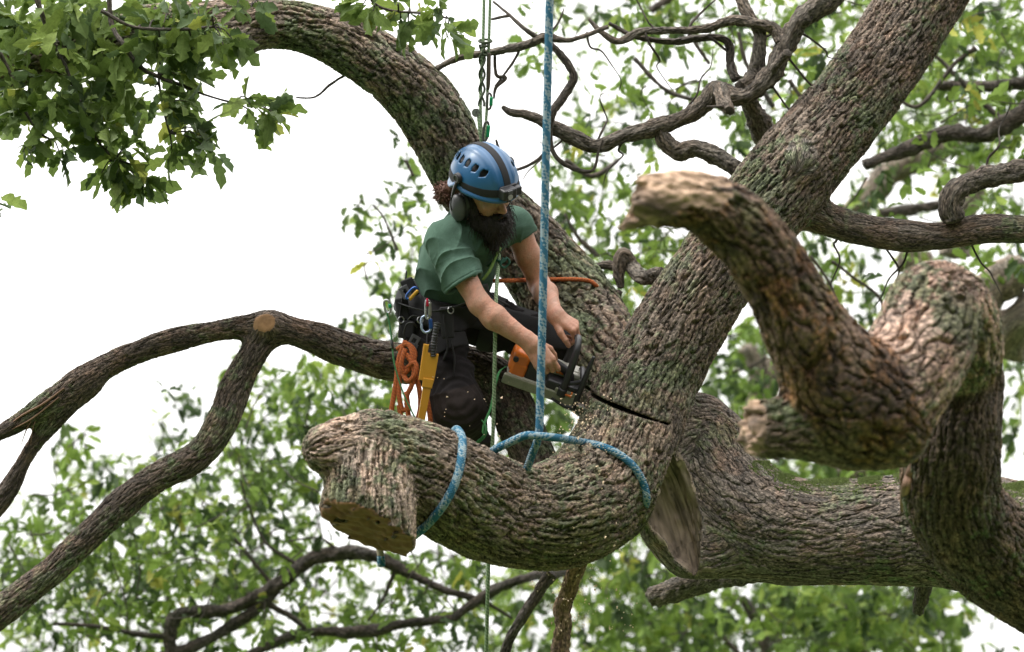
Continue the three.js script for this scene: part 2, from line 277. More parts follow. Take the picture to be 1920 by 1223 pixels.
limb('near_stub', [[1655, 780, 7.4, 84], [1588, 740, 7.35, 114], [1536, 662, 7.3, 90], [1490, 580, 7.25, 75], [1440, 490, 7.2, 68], [1380, 422, 7.15, 62], [1310, 378, 7.1, 53], [1243, 374, 7.05, 49], [1140, 388, 7.0, 49]], { amp: 0.019, lichen: 0.16, ochre: 0.5, tint: [0.85, 0.68, 0.58], rust: 0.75, clip: { c: P(1196, 380, 7.0), n: V(-0.93, 0.36, 0.05).normalize(), rough: 0.045 } });
limb('near_stub', [[1662, 792, 7.45, 80], [1600, 792, 7.4, 82], [1520, 797, 7.35, 64], [1450, 803, 7.3, 53], [1380, 803, 7.3, 50]], { amp: 0.02, lichen: 0.3, tint: [0.95, 0.85, 0.75], clip: { c: P(1412, 790, 7.3), n: V(-0.97, 0.05, 0.2).normalize(), rough: 0.05 } });
limb('right_limb', [[1440, 375, 9.35, 36], [1520, 402, 9.4, 32], [1600, 426, 9.4, 30], [1680, 441, 9.4, 29], [1760, 443, 9.4, 28], [1850, 428, 9.4, 27], [2000, 435, 9.4, 27]], { amp: 0.005, lichen: 0.35, tint: [0.72, 0.68, 0.64] });

const IT = LIMBS.findIndex((L) => L.rust), IL = IT + 1, IC = LIMBS.findIndex((L) => L.clip?.rough === 0.001);
const WOUND = { c: P(1262, 960, 9.06), ax: [V(0.34, -0.94, 0).normalize(), V(0.94, 0.34, 0).normalize(), V(0, 0, 1)], r: [0.245, 0.1, 0.13] };
const KERF = { c: P(1090, 738, 9.0), n: V(0.33, 0.94, 0.08).normalize() };
let nearI = 0;
function nearest(L, p) { let d = 1e9; for (const c of L.ch) { const x = p[0] - c[2], y = p[1] - c[3], z = p[2] - c[4]; if (Math.sqrt(x * x + y * y + z * z) - c[5] > d) continue; for (let i = c[0]; i < c[1]; i++) { const e = dSeg(p, L.segs[i]); if (e < d) { d = e; nearI = i; } } } return d; }
function woundD(p) { // a torn hollow, wide above and narrow below
  const W = WOUND, x = p[0] - W.c.x, y = p[1] - W.c.y, t = (x * W.ax[0].x + y * W.ax[0].y) / W.r[0], w = x * W.ax[1].x + y * W.ax[1].y, k = Math.max(0.35, 1 - 0.55 * t), q = w / k - w;
  return dEll([p[0] + q * W.ax[1].x, p[1] + q * W.ax[1].y, p[2]], W.c, W.ax, W.r) + 0.05 * (fbm(p[0] * 13, p[1] * 8, p[2] * 13, 3) - 0.5) + 0.02 * (noise(w * 90, t * 5, p[2] * 50) - 0.5);
}
function limbD(L, p, best) {
  const q = Math.max(L.lo[0] - p[0], p[0] - L.hi[0], L.lo[1] - p[1], p[1] - L.hi[1], L.lo[2] - p[2], p[2] - L.hi[2]);
  if (q > 0.0 && q > best) return q;
  const d0 = nearest(L, p); let d = d0;
  if (L.clip) d = smax(d, dPlane(p, L.clip.c, L.clip.n) + L.clip.rough * (noise(p[0] * 22, p[1] * 60, p[2] * 40) - 0.5) * 1.6, 0.012);
  return d;
}
let CAND = null; // the segments that matter near one block of the grid
function narrow(p, f, reach) {
  if (!p) { CAND = null; return; }
  const lim = Math.max(f, 0) + reach; CAND = [];
  for (const L of LIMBS) { const segs = L.segs.filter((s) => dSeg(p, s) < lim); if (segs.length) CAND.push({ segs, clip: L.clip, ch: null }); }
}
function candD(L, p) {
  let d = 1e9; for (const s of L.segs) { const e = dSeg(p, s); if (e < d) d = e; }
  if (L.clip) d = smax(d, dPlane(p, L.clip.c, L.clip.n) + L.clip.rough * (noise(p[0] * 22, p[1] * 60, p[2] * 40) - 0.5) * 1.6, 0.012);
  return d;
}
function treeD(p) {
  let d = 1e9; for (const L of CAND ?? LIMBS) { const e = CAND ? candD(L, p) : limbD(L, p, d + 0.06); d = d > 1e8 ? e : smin(d, e, 0.055); }
  if (d < 0.12 && Math.abs(p[0] - WOUND.c.x) < 0.35 && Math.abs(p[1] - WOUND.c.y) < 0.4) d = smax(d, -woundD(p), 0.005);
  const k = dPlane(p, KERF.c, KERF.n), x = p[0]; if (Math.abs(k) < 0.05 && x > P(1030, 0, 9.1).x && x < P(1250, 0, 9.1).x && p[1] < P(0, 700, 9.1).y) d = Math.max(d, -Math.max(Math.abs(k) - 0.0027, p[2] < -9.32 ? 1 : -1));
  if (d > 0.12 || d < -0.12) return d;
  return d + 0.012 * (fbm(p[0] * 6, p[1] * 6, p[2] * 6, 2) - 0.5) * 2;
}
const surfaceDepth = (px, py, from = 6.8, to = 10.4) => { const dir = P(px, py, 1); let d = from; for (let i = 0; i < 300 && d < to; i++) { const e = treeD([dir.x * d, dir.y * d, dir.z * d]); if (e < 0.002) return d; d += Math.max(0.002, e * 0.8); } return null; };

const oak = thing('oak_tree', P(2330, 1223, 9.2), 'large gnarled oak whose thick bark-covered limbs fill the picture around the climber', 'tree');
{
  oak.position.y = 0; origins.get(oak).y = 0;
  let lo = [1e9, 1e9, 1e9], hi = [-1e9, -1e9, -1e9]; for (const L of LIMBS) for (let a = 0; a < 3; a++) { lo[a] = Math.min(lo[a], L.lo[a]); hi[a] = Math.max(hi[a], L.hi[a]); }
  const m = nets(treeD, lo, hi, 0.0067, narrow), nor = normals(m.pos, m.idx), nv = m.pos.length / 3;
  const who = new Int16Array(nv), kind = new Uint8Array(nv), U = new Float32Array(nv), Vv = new Float32Array(nv), col = new Float32Array(nv * 3), p = [0, 0, 0];
  const local = (L, p) => { let bt = 0; nearest(L, p); const f = L.S[nearI], q = V(p[0], p[1], p[2]).sub(f.p); bt = q.dot(f.t); return [(Math.atan2(q.dot(f.b), q.dot(f.n)) / (2 * Math.PI) + 0.5) * L.n + L.off, (f.s + bt) / BH + L.off * 1.7]; };
  for (let i = 0; i < nv; i++) {
    p[0] = m.pos[3 * i]; p[1] = m.pos[3 * i + 1]; p[2] = m.pos[3 * i + 2];
    let d1 = 1e9, d2 = 1e9, a = 0, b = 0;
    LIMBS.forEach((L, k) => { const e = limbD(L, p, d2); if (e < d1) { d2 = d1; b = a; d1 = e; a = k; } else if (e < d2) { d2 = e; b = k; } });
    const L = LIMBS[a], [u, v] = local(L, p); who[i] = a; U[i] = u; Vv[i] = v;
    let h = (barkAt(u, v) - 0.66) * L.amp; const w = 1 - sstep(0, 0.03, d2 - d1);
    if (w > 0) { const L2 = LIMBS[b], [u2, v2] = local(L2, p); h = mix(h, (h + (barkAt(u2, v2) - 0.66) * L2.amp) / 2, w); }
    let cut = 0; const n = V(nor[3 * i], nor[3 * i + 1], nor[3 * i + 2]);
    if (L.clip && dPlane(p, L.clip.c, L.clip.n) > -0.03 && n.dot(L.clip.n) > (L.clip.rough > 0.03 ? 0.5 : L.clip.rough === 0.001 ? 0.75 : 0.35)) cut = 1;
    if (L.clip && L.clip.rough > 0.03 && dPlane(p, L.clip.c, L.clip.n) > -0.15 - 0.16 * noise(p[1] * 60, p[2] * 45, p[0] * 9) + (n.y < -0.3 ? 0.1 : 0) && (a === IT || (a === IL && dPlane(p, L.clip.c, L.clip.n) > -0.018))) cut = 1;
    if (Math.abs(p[0] - WOUND.c.x) < 0.35 && Math.abs(woundD(p)) < 0.012 && n.z > 0.02 && p[2] > -9.35) cut = 2;
    kind[i] = cut;
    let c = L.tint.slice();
    if (cut) { const wa = (p[0] - WOUND.c.x) * 0.94 + (p[1] - WOUND.c.y) * 0.34, wl = (p[1] - WOUND.c.y) * 0.94 - (p[0] - WOUND.c.x) * 0.34; h = cut === 2 ? 0.014 * (noise(wa * 70, wl * 8, p[2] * 60) - 0.5) + 0.006 * (noise(wa * 150, wl * 16, 3) - 0.5) : a === IT ? 0.016 * (noise(p[0] * 26, p[1] * 120, p[2] * 90) - 0.5) + 0.008 * (noise(p[0] * 60, p[1] * 240, p[2] * 200) - 0.5) : 0.004 * (noise(p[0] * 140, p[1] * 40, p[2] * 140) - 0.5); const g = L.clip?.rough > 0.03 ? [1.3, 1.14, 1.05] : [0.66, 0.54, 0.46], k = a === IT ? 0.5 + 0.9 * noise(p[0] * 20, p[1] * 150, p[2] * 110) : 0.75 + 0.5 * noise(p[0] * 60, p[1] * 18, p[2] * 60); c = cut === 2 ? [k, k, k] : g.map((x) => x * k); if (a === IC) c = [1.15 * k, 0.98 * k, 0.88 * k]; }
    else {
      const big = fbm(p[0] * 5 + 3, p[1] * 5, p[2] * 5, 2), mid = noise(p[0] * 34, p[1] * 34, p[2] * 34), fine = noise(p[0] * 110, p[1] * 110, p[2] * 110);
      const k = 0.72 + 0.5 * noise(p[0] * 13 + 9, p[1] * 13, p[2] * 13) + 0.22 * (fine - 0.5); c = c.map((x) => x * k);
      const li = sstep(0.0, 0.09, big * 0.55 + mid * 0.3 + fine * 0.25 - (0.74 - L.lichen * 0.52)) * 0.85;
      const lc = noise(p[0] * 7, p[1] * 7 + 5, p[2] * 7) > 0.55 ? [0.78, 0.98, 0.72] : [0.6, 0.88, 0.55]; c = c.map((x, q) => mix(x, lc[q] * (0.75 + 0.5 * fine), li));
      if (L.rust) { const r = sstep(0.5, 0.6, fbm(p[0] * 9 + 4, p[1] * 9, p[2] * 9, 3) * 0.8 + fine * 0.25); c = c.map((x, q) => mix(x, [1.25, 0.72, 0.36][q] * (0.6 + 0.7 * fine), r * L.rust)); const dk = sstep(0.52, 0.6, fbm(p[0] * 6, p[1] * 6 + 8, p[2] * 6, 3)); c = c.map((x) => x * (1 - 0.55 * dk)); }
      if (L.ochre) { const r = sstep(0.5, 0.58, mid * 0.5 + big * 0.6 - 0.1 - 0.22 * n.y); c = c.map((x, q) => mix(x, [0.72, 0.62, 0.26][q] * (0.7 + 0.6 * fine), r * L.ochre * 0.8)); }
      const bare = sstep(0.62, 0.66, fbm(p[0] * 11 + 30, p[1] * 11, p[2] * 11, 3)); c = c.map((x, q) => mix(x, [1.3, 1.0, 0.85][q] * (0.8 + 0.5 * fine), bare * 0.35));
    }
    if (p[0] > P(1030, 0, 9.1).x && p[0] < P(1250, 0, 9.1).x && p[2] > -9.35) h *= sstep(0.006, 0.02, Math.abs(dPlane(p, KERF.c, KERF.n)));
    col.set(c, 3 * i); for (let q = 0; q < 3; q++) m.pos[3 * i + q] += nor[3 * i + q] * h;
  }
  const nor2 = normals(m.pos, m.idx), groups = {};
  for (let t = 0; t < m.idx.length; t += 3) {
    const v = [m.idx[t], m.idx[t + 1], m.idx[t + 2]], a = who[v[0]], ck = Math.max(kind[v[0]], kind[v[1]], kind[v[2]]) && kind[v[0]] && kind[v[1]] && kind[v[2]] ? kind[v[0]] : 0, L = LIMBS[a];
    const name = ck === 2 ? 'torn_wound' : ck === 1 ? (L.clip?.rough > 0.03 ? 'broken_end' : 'cut_face') : L.name, gk = ck === 1 ? name + a : name;
    const G = groups[gk] ??= { name, ck, pos: [], nor: [], uv: [], col: [], idx: [], map: new Map() };
    const us = v.map((i) => who[i] === a ? [U[i], Vv[i]] : local(L, [m.pos[3 * i], m.pos[3 * i + 1], m.pos[3 * i + 2]])), mx = Math.max(us[0][0], us[1][0], us[2][0]);
    v.forEach((i, q) => {
      let u = us[q][0]; if (mx - u > L.n * 0.5) u += L.n; const key = i * 64 + a + (u !== us[q][0] ? 0.5 : 0);
      let k = G.map.get(key);
      if (k === undefined) {
        k = G.pos.length / 3; G.map.set(key, k); G.pos.push(m.pos[3 * i], m.pos[3 * i + 1], m.pos[3 * i + 2]); G.nor.push(nor2[3 * i], nor2[3 * i + 1], nor2[3 * i + 2]); G.col.push(col[3 * i], col[3 * i + 1], col[3 * i + 2]);
        if (ck === 2) G.uv.push((m.pos[3 * i] * 0.94 + m.pos[3 * i + 1] * 0.34) * 3 + m.pos[3 * i + 2], (m.pos[3 * i + 1] * 0.94 - m.pos[3 * i] * 0.34) * 3); else if (ck) { const q = V(m.pos[3 * i], m.pos[3 * i + 1], m.pos[3 * i + 2]).sub(L.clip.c), e1 = V(L.clip.n.y, -L.clip.n.x, 0).normalize(), e2 = e1.clone().cross(L.clip.n), sc = L.clip.rough === 0.001 ? 0.09 : 0.45; G.uv.push(0.5 + q.dot(e1) / sc, 0.5 + q.dot(e2) / sc); } else G.uv.push(u, us[q][1]);
      }
      G.idx.push(k);
    });
  }
  for (const G of Object.values(groups)) {
    if (G.idx.length < 60) continue;
    const g = new THREE.BufferGeometry(); g.setAttribute('position', new THREE.Float32BufferAttribute(G.pos, 3)); g.setAttribute('normal', new THREE.Float32BufferAttribute(G.nor, 3)); g.setAttribute('uv', new THREE.Float32BufferAttribute(G.uv, 2)); g.setAttribute('color', new THREE.Float32BufferAttribute(G.col, 3)); g.setIndex(G.idx);
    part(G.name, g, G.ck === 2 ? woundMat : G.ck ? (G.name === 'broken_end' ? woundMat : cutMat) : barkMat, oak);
  }
  // trunk, to the right of the frame
  const base = V(0, 0, 0).applyMatrix4(CW.clone().invert()), foot = toWorld(P(2420, 1150, 9.2)), gp = foot.clone(); gp.y = -0.1; const inv = CW.clone().invert();
  const tr = sweep([[gp.clone().applyMatrix4(inv), 0.62], [gp.clone().setY(0.6).applyMatrix4(inv), 0.5], [gp.clone().setY(2.2).applyMatrix4(inv), 0.44], [foot.clone().setY(3.6).applyMatrix4(inv), 0.42], [foot.clone().setY(5.2).applyMatrix4(inv), 0.36], [foot.clone().setY(7.5).applyMatrix4(inv), 0.22]], { step: 0.04, seg: 96, nu: 4, vk: 1 / BH, bump: (f, a) => 0.02 * barkAt(a / 6.2832 * 4, f.s / BH) + 0.03 * Math.sin(a * 5 + f.s) });
  tr.setAttribute('color', new THREE.Float32BufferAttribute(new Float32Array(tr.attributes.position.count * 3).fill(0.85), 3));
  part('trunk', tr, barkMat, oak);
}
const barkBumpFn = (seed, k = 1) => (f, a) => f.r * k * (0.35 * (noise(f.p.x * 30 + Math.cos(a) * 1.2 + seed, f.p.y * 30 + Math.sin(a) * 1.2, f.p.z * 30) - 0.5) + 0.4 * (noise(f.p.x * 9 + seed, f.p.y * 9, f.p.z * 9 + Math.cos(a)) - 0.5) + 0.3 * (noise(f.p.x * 70 + Math.cos(a) * 2.2 + seed, f.p.y * 70 + Math.sin(a) * 2.2, f.p.z * 70) - 0.5))
  + (f.r > 0.011 && k === 1 ? Math.min(0.011, f.r * 0.3) * (barkAt(a / 6.28319 * 0.5 + seed * 0.17, f.s / BH * 1.4 + seed * 0.3) - 0.6) : 0);
function branch(pts, parent, mat = twigMat, seed = 1, name = 'branch') {
  const r = Math.max(...pts.map((q) => q[3] * q[2] / FPX)), fine = parent === oak;
  return part(name, sweep(path(pts), { step: fine ? Math.max(0.007, r * 0.3) : Math.max(0.014, r * 0.4), seg: r > 0.02 ? (fine ? 30 : 20) : 9, nu: Math.max(0.25, Math.round(8 * Math.PI * r / BW) / 4), vk: 1 / BH, bump: barkBumpFn(seed) }), mat, parent);
}
// ---------------------------------------------------------------- branches and leaves
const vein = dataTex(128, 128, (u, v) => { const x = Math.abs(u - 0.5), y = v + x * 0.9, k = Math.exp(-((x / 0.018) ** 2)) + 0.5 * Math.exp(-((((y * 7) % 1) - 0.5) ** 2) / 0.006), n = 0.8 + 0.3 * noise(u * 20, v * 20, 1) + 0.16 * noise(u * 70, v * 70, 2); return [toS(0.82 * n + 0.14 * k), toS(0.82 * n + 0.1 * k), toS(0.82 * n + 0.1 * k)]; }, true);
function leafGeo(n, seed, curl, fold) { // an oak leaf: lobed outline, folded along the midrib, bent; 1 long
  const R = rng(seed), pos = [], uv = [], idx = [], lob = 3.6, ph = R() * 0.1, bend = (R() - 0.5) * 0.25;
  for (let i = 0; i <= n; i++) {
    const t = i / n, env = Math.pow(Math.sin(Math.PI * Math.min(1, 0.05 + 0.95 * Math.pow(t, 0.9))), 0.55) * (0.5 + 0.5 * t);
    for (const s of [-1, 0, 1]) {
      const wv = 0.5 + 0.5 * Math.cos((t * lob + ph + (s > 0 ? 0.06 : 0)) * 2 * Math.PI), w = s * (i === 0 ? 0.012 : Math.max(0.015, env * 0.34 * (0.58 + 0.42 * wv) + (R() - 0.5) * 0.02));
      const y = t + (s ? 0.05 * wv : 0), lat = Math.abs(w);
      pos.push(w + bend * t * t * 0.6, y, -curl * t * t + fold * lat * 1.2 - 0.35 * lat * lat + 0.03 * Math.sin(t * 14 + s * 2) * (s ? 1 : 0)); uv.push(0.5 + w, t);
    }
  }
  for (let i = 0; i < n; i++) { const a = i * 3, b = a + 3; idx.push(a, a + 1, b + 1, a, b + 1, b, a + 1, a + 2, b + 2, a + 1, b + 2, b + 1); }
  const g = new THREE.BufferGeometry(); g.setAttribute('position', new THREE.Float32BufferAttribute(pos, 3)); g.setAttribute('uv', new THREE.Float32BufferAttribute(uv, 2)); g.setIndex(idx); g.computeVertexNormals(); return g;
}
const NEAR_LEAVES = [[11, .25, .5], [12, .5, .3], [13, .1, .7], [14, .7, .2], [15, .35, -.2]].map(([s, c, f]) => leafGeo(12, s, c, f));
const FAR_LEAVES = [[21, .3, .4], [22, .6, .2], [23, .1, .6]].map(([s, c, f]) => leafGeo(9, s, c, f));
const leafM = (r, g, b) => phys({ map: vein, color: Lc(r, g, b), roughness: 0.7, specularIntensity: 0.35, transmission: 0.55, thickness: 0, side: THREE.DoubleSide });
const LEAF_MATS = [leafM(0.17, 0.25, 0.06), leafM(0.25, 0.34, 0.075), leafM(0.1, 0.155, 0.06), leafM(0.13, 0.195, 0.055), leafM(0.36, 0.4, 0.08)];
const farLeafM = phys({ map: vein, color: Lc(1, 1, 1), roughness: 0.8, specularIntensity: 0.25, transmission: 0.44, thickness: 0, side: THREE.DoubleSide });
const LEAFC = [[0.15, 0.24, 0.05], [0.215, 0.325, 0.065], [0.065, 0.105, 0.04], [0.29, 0.39, 0.08], [0.4, 0.41, 0.08], [0.105, 0.16, 0.048]];
const DOWN = V(0, -Math.cos(PITCH), -Math.sin(PITCH) * -1); // world down in the lens's axes
DOWN.set(0, -1, 0).applyQuaternion(camera.quaternion.clone().invert());
const sph = (R) => { const z = R() * 2 - 1, a = R() * 6.2832, r = Math.sqrt(1 - z * z); return V(r * Math.cos(a), r * Math.sin(a), z); };
function leafMatrix(p, dir, face, size, wide) {
  const y = dir.clone().normalize(), z = face.clone().sub(y.clone().multiplyScalar(face.dot(y))).normalize(), x = y.clone().cross(z);
  return new THREE.Matrix4().makeBasis(x.multiplyScalar(size * wide), y.multiplyScalar(size), z.multiplyScalar(size)).setPosition(p);
}
// the leaves of one twig tip: a rosette round the tip that droops and turns to the light
function rosette(R, tip, axis, n, size, cb, spread = 0.05) {
  for (let i = 0; i < n; i++) {
    const d = sph(R).multiplyScalar(0.95).addScaledVector(axis, 0.75).addScaledVector(DOWN, 0.3).normalize();
    const back = axis.clone().multiplyScalar(-R() * spread * 1.4).addScaledVector(sph(R), spread * 0.25);
    const face = sph(R).multiplyScalar(0.8).addScaledVector(DOWN, -0.55).add(V(0, 0, 0.3 * (R() < 0.5 ? -1 : 1)));
    cb(leafMatrix(tip.clone().add(back).addScaledVector(d, 0.012), d, face, size * (0.6 + 0.55 * R()), 0.9 + 0.3 * R()));
  }
}
function instanced(name, list, parent, mat, colors) { // list of [variant, matrix, colour]
  const w = origins.get(parent), M0 = new THREE.Matrix4().makeTranslation(-w.x, -w.y, -w.z).multiply(CW), out = [];
  FAR_LEAVES.forEach((g, k) => {
    const sel = list.filter((q) => q[0] === k); if (!sel.length) return;
    const m = new THREE.InstancedMesh(g, mat, sel.length); m.name = numbered(name); m.castShadow = m.receiveShadow = true; m.userData.kind = 'stuff';
    sel.forEach((q, i) => { m.setMatrixAt(i, M0.clone().multiply(q[1])); m.setColorAt(i, q[2]); }); parent.add(m); out.push(m);
  });
  return out;
}
// --- leafy branches of the oak, in focus
{
  const R = rng(77), w = origins.get(oak), M0 = new THREE.Matrix4().makeTranslation(-w.x, -w.y, -w.z).multiply(CW), rest = []; let count = 0;
  const sprays = [ // stem from .. to .., tips [x, y]
    { stem: [[205, -40, 9.15, 6], [208, 40, 9.15, 5], [232, 85, 9.1, 5], [262, 125, 9.1, 4.5], [300, 146, 9.1, 4], [340, 160, 9.05, 3], [385, 178, 9.05, 2.2], [440, 194, 9.05, 2]], tips: [[465, 185], [480, 205], [505, 190], [520, 215], [485, 232]], n: 7 },
    { stem: [[300, 70, 9.1, 3], [297, 140, 9.1, 2.6], [305, 200, 9.1, 2.2], [318, 250, 9.1, 2]], tips: [[305, 130], [330, 140], [290, 165], [360, 140], [335, 175], [320, 205], [345, 215], [368, 235], [390, 262], [398, 285], [340, 265], [322, 300], [350, 190], [380, 245]], n: 7 },
    { stem: [[60, -30, 9.2, 5], [90, 60, 9.2, 4], [125, 130, 9.2, 3.4], [150, 200, 9.15, 3], [180, 260, 9.15, 2.6], [215, 300, 9.15, 2]], tips: [[150, 190], [175, 185], [195, 205], [170, 235], [205, 240], [180, 265], [215, 265], [198, 300], [235, 290], [190, 325], [245, 330], [262, 345], [282, 338], [230, 345], [160, 225], [140, 215], [258, 260]], n: 7 },
    { stem: [[-20, 60, 9.1, 4], [20, 140, 9.1, 3.4], [45, 205, 9.1, 3], [70, 245, 9.1, 2.5], [95, 262, 9.1, 2]], tips: [[15, 170], [30, 215], [60, 195], [62, 268], [42, 285], [95, 275], [112, 290], [130, 275], [10, 235], [85, 215]], n: 6 },
    { stem: [[190, 20, 9.0, 4], [250, 50, 9.0, 3.4], [330, 55, 9.0, 3], [400, 50, 9.0, 2.4]], tips: [[290, 40], [315, 25], [345, 60], [370, 30], [330, 85], [300, 80], [385, 75], [415, 60], [420, 90], [395, 30], [360, 95], [265, 60], [440, 80]], n: 6 },
    { stem: [[400, -30, 9.0, 3], [440, 0, 9.0, 2.5], [475, 12, 9.0, 2]], tips: [[445, 5], [470, 15], [485, 5]], n: 4 },
    { stem: [[690, -30, 9.1, 3], [700, 5, 9.1, 2.6], [735, 20, 9.1, 2.4], [790, 25, 9.1, 2.2], [845, 35, 9.1, 1.8]], tips: [[650, 5], [680, 10], [700, 20], [745, 10], [750, 45], [765, 60], [785, 40], [815, 25], [835, 45], [840, 65], [770, 25], [825, 10]], n: 6 },
    { stem: [[-40, 350, 9.1, 3], [-10, 370, 9.1, 2.4]], tips: [[-8, 365], [-2, 395]], n: 5 },
  ];
  for (const s of sprays) {
    const b = branch(s.stem, oak, twigMat, 5, 'leafy_branch'), C = curve(path(s.stem), 0.01), twigs = [];
    for (const [x, y] of s.tips) {
      const d = s.stem.at(-1)[2] + (R() - 0.5) * 0.3, tip = P(x, y, d); let bi = 0, bd = 9; C.forEach(([q], i) => { const e = q.distanceTo(tip); if (e < bd) { bd = e; bi = i; } });
      const from = C[bi][0], axis = tip.clone().sub(from); if (axis.length() < 0.02) axis.copy(sph(R)); axis.normalize();
      if (bd > 0.02) twigs.push(sweep([[from, 0.004], [from.clone().lerp(tip, 0.5).addScaledVector(DOWN, -0.02), 0.003], [tip, 0.002]], { step: 0.03, seg: 5, vk: 1 }));
      rosette(R, tip, axis, s.n - 1 + Math.floor(R() * 3), 0.115, (m) => {
        const q = R(), mat = LEAF_MATS[q < 0.34 ? 0 : q < 0.52 ? 1 : q < 0.72 ? 2 : q < 0.95 ? 3 : 4];
        if (count++ < 299) { const l = new THREE.Mesh(NEAR_LEAVES[Math.floor(R() * 5)], mat); l.name = numbered('leaf'); l.castShadow = l.receiveShadow = true; l.applyMatrix4(M0.clone().multiply(m)); b.add(l); }
        else rest.push([Math.floor(R() * 3), m, new THREE.Color().copy(mat.color)]);
      });
    }
    if (twigs.length) part('twigs', mergeGeometries(twigs), twigMat, b).userData.kind = 'stuff';
  }
  // the thick of the leaves in the upper left corner, behind and between the sprays
  const blobs = [[40, 30, 60], [110, 40, 60], [190, 40, 55], [60, 100, 60], [150, 110, 60], [225, 120, 45], [30, 150, 40], [110, 165, 45], [190, 170, 40], [250, 60, 40], [90, 210, 25], [340, 30, 30], [400, 45, 25], [230, 190, 25], [10, 200, 25], [280, 20, 30], [160, 20, 50], [-10, 60, 50], [345, 95, 20], [120, 75, 50], [200, 80, 40]];
  for (const [x, y, r] of blobs) for (let i = 0; i < 8; i++) {
    const a = R() * 6.28, q = Math.sqrt(R()) * r, tip = P(x + Math.cos(a) * q, y + Math.sin(a) * q, 9.0 + R() * 0.9);
    rosette(R, tip, sph(R), 5, 0.11, (m) => { const c = LEAF_MATS[Math.floor(R() * R() * 4.99)].color; rest.push([Math.floor(R() * 3), m, new THREE.Color().copy(c).multiplyScalar(0.85 + 0.3 * R())]); });
  }
  instanced('foliage', rest, oak, farLeafM);
  // bare and mossy branches of the oak near the climber
  branch([[820, 128, 9.5, 5], [865, 107, 9.45, 6], [920, 98, 9.4, 7], [985, 85, 9.4, 8], [1022, 70, 9.4, 8], [1070, 75, 9.4, 4.5], [1140, 50, 9.45, 4]], oak, greyTwigMat, 3);
  branch([[925, 3, 9.5, 2], [955, 28, 9.45, 3], [985, 55, 9.4, 4], [1012, 72, 9.4, 5], [1045, 95, 9.4, 6.5], [1075, 140, 9.4, 7], [1058, 180, 9.4, 8], [1035, 215, 9.4, 7], [1032, 265, 9.42, 4.5], [1046, 298, 9.42, 4], [1080, 318, 9.42, 4], [1112, 319, 9.42, 3.4], [1122, 285, 9.42, 2.5], [1130, 262, 9.42, 1.5]], oak, twigMat, 4);
  branch([[922, 36, 9.5, 2.5], [955, 29, 9.45, 3]], oak, twigMat, 5);
  branch([[1018, 75, 9.4, 3], [1045, 45, 9.4, 2.2], [1058, 16, 9.4, 1.5]], oak, twigMat, 6);
  branch([[942, 200, 9.45, 4], [955, 210, 9.45, 7], [985, 215, 9.45, 8], [1015, 226, 9.45, 10], [1050, 245, 9.45, 14], [1085, 262, 9.45, 15], [1120, 274, 9.45, 14], [1170, 255, 9.45, 13], [1225, 240, 9.45, 14], [1280, 222, 9.45, 14], [1322, 195, 9.45, 15], [1342, 168, 9.45, 17], [1362, 178, 9.43, 18], [1400, 180, 9.4, 17], [1445, 140, 9.4, 16], [1468, 95, 9.4, 18], [1495, 45, 9.4, 20], [1530, 15, 9.4, 20], [1580, -20, 9.4, 20]], oak, greyTwigMat, 7);
  branch([[1236, 238, 9.45, 12], [1246, 262, 9.45, 15], [1270, 284, 9.45, 15], [1305, 278, 9.42, 14], [1340, 292, 9.4, 15], [1385, 318, 9.38, 16], [1420, 340, 9.36, 17]], oak, greyTwigMat, 8);
  branch([[1350, 165, 9.35, 12], [1357, 188, 9.28, 13], [1366, 202, 9.24, 11], [1368, 208, 9.22, 8]], oak, greyTwigMat, 9, 'branch_stub');
  branch([[1366, 200, 9.26, 5], [1340, 200, 9.2, 3], [1326, 200, 9.18, 2]], oak, twigMat, 10);
  branch([[1392, 175, 9.5, 16], [1412, 205, 9.6, 18], [1428, 240, 9.7, 19], [1440, 270, 9.8, 20]], oak, greyTwigMat, 11);
  branch([[1105, 35, 9.5, 3], [1125, 58, 9.48, 5], [1160, 78, 9.46, 6], [1200, 60, 9.46, 8], [1250, 57, 9.46, 7], [1320, 55, 9.44, 8], [1375, 38, 9.44, 9], [1420, 45, 9.42, 10], [1452, 55, 9.42, 11], [1466, 80, 9.4, 12]], oak, greyTwigMat, 12);
  branch([[1142, 43, 9.48, 4], [1190, 68, 9.5, 5], [1260, 78, 9.5, 6], [1330, 70, 9.5, 6], [1365, 80, 9.5, 7], [1370, 120, 9.5, 8], [1380, 150, 9.48, 10]], oak, twigMat, 13);
  branch([[1380, -20, 9.5, 10], [1405, 30, 9.45, 10], [1424, 60, 9.45, 12], [1423, 100, 9.45, 13], [1415, 140, 9.45, 14], [1390, 165, 9.42, 14]], oak, greyTwigMat, 14);
  branch([[1790, 415, 9.35, 16], [1783, 385, 9.35, 19], [1795, 355, 9.35, 21], [1830, 338, 9.38, 20], [1880, 328, 9.4, 19], [1960, 310, 9.4, 19]], oak, greyTwigMat, 15);
  branch([[1165, 540, 9.6, 6], [1160, 500, 9.6, 11], [1170, 478, 9.6, 12], [1185, 500, 9.6, 11], [1205, 520, 9.5, 12], [1240, 515, 9.4, 12]], oak, greyTwigMat, 16);
  branch([[1100, 505, 9.7, 5], [1130, 497, 9.65, 7], [1160, 500, 9.6, 8]], oak, twigMat, 17);
  branch([[1160, 545, 9.6, 7], [1155, 570, 9.6, 9], [1170, 600, 9.5, 10]], oak, greyTwigMat, 18);
  branch([[1092, 1040, 8.95, 14], [1072, 1090, 8.98, 14], [1056, 1140, 9.0, 14], [1055, 1180, 9.0, 14], [1046, 1250, 9.0, 14]], oak, std({ map: barkMap, bumpMap: barkBump, bumpScale: 0.004, roughness: 0.9, color: Lc(1.1, 0.85, 0.65) }), 19, 'hanging_branch');
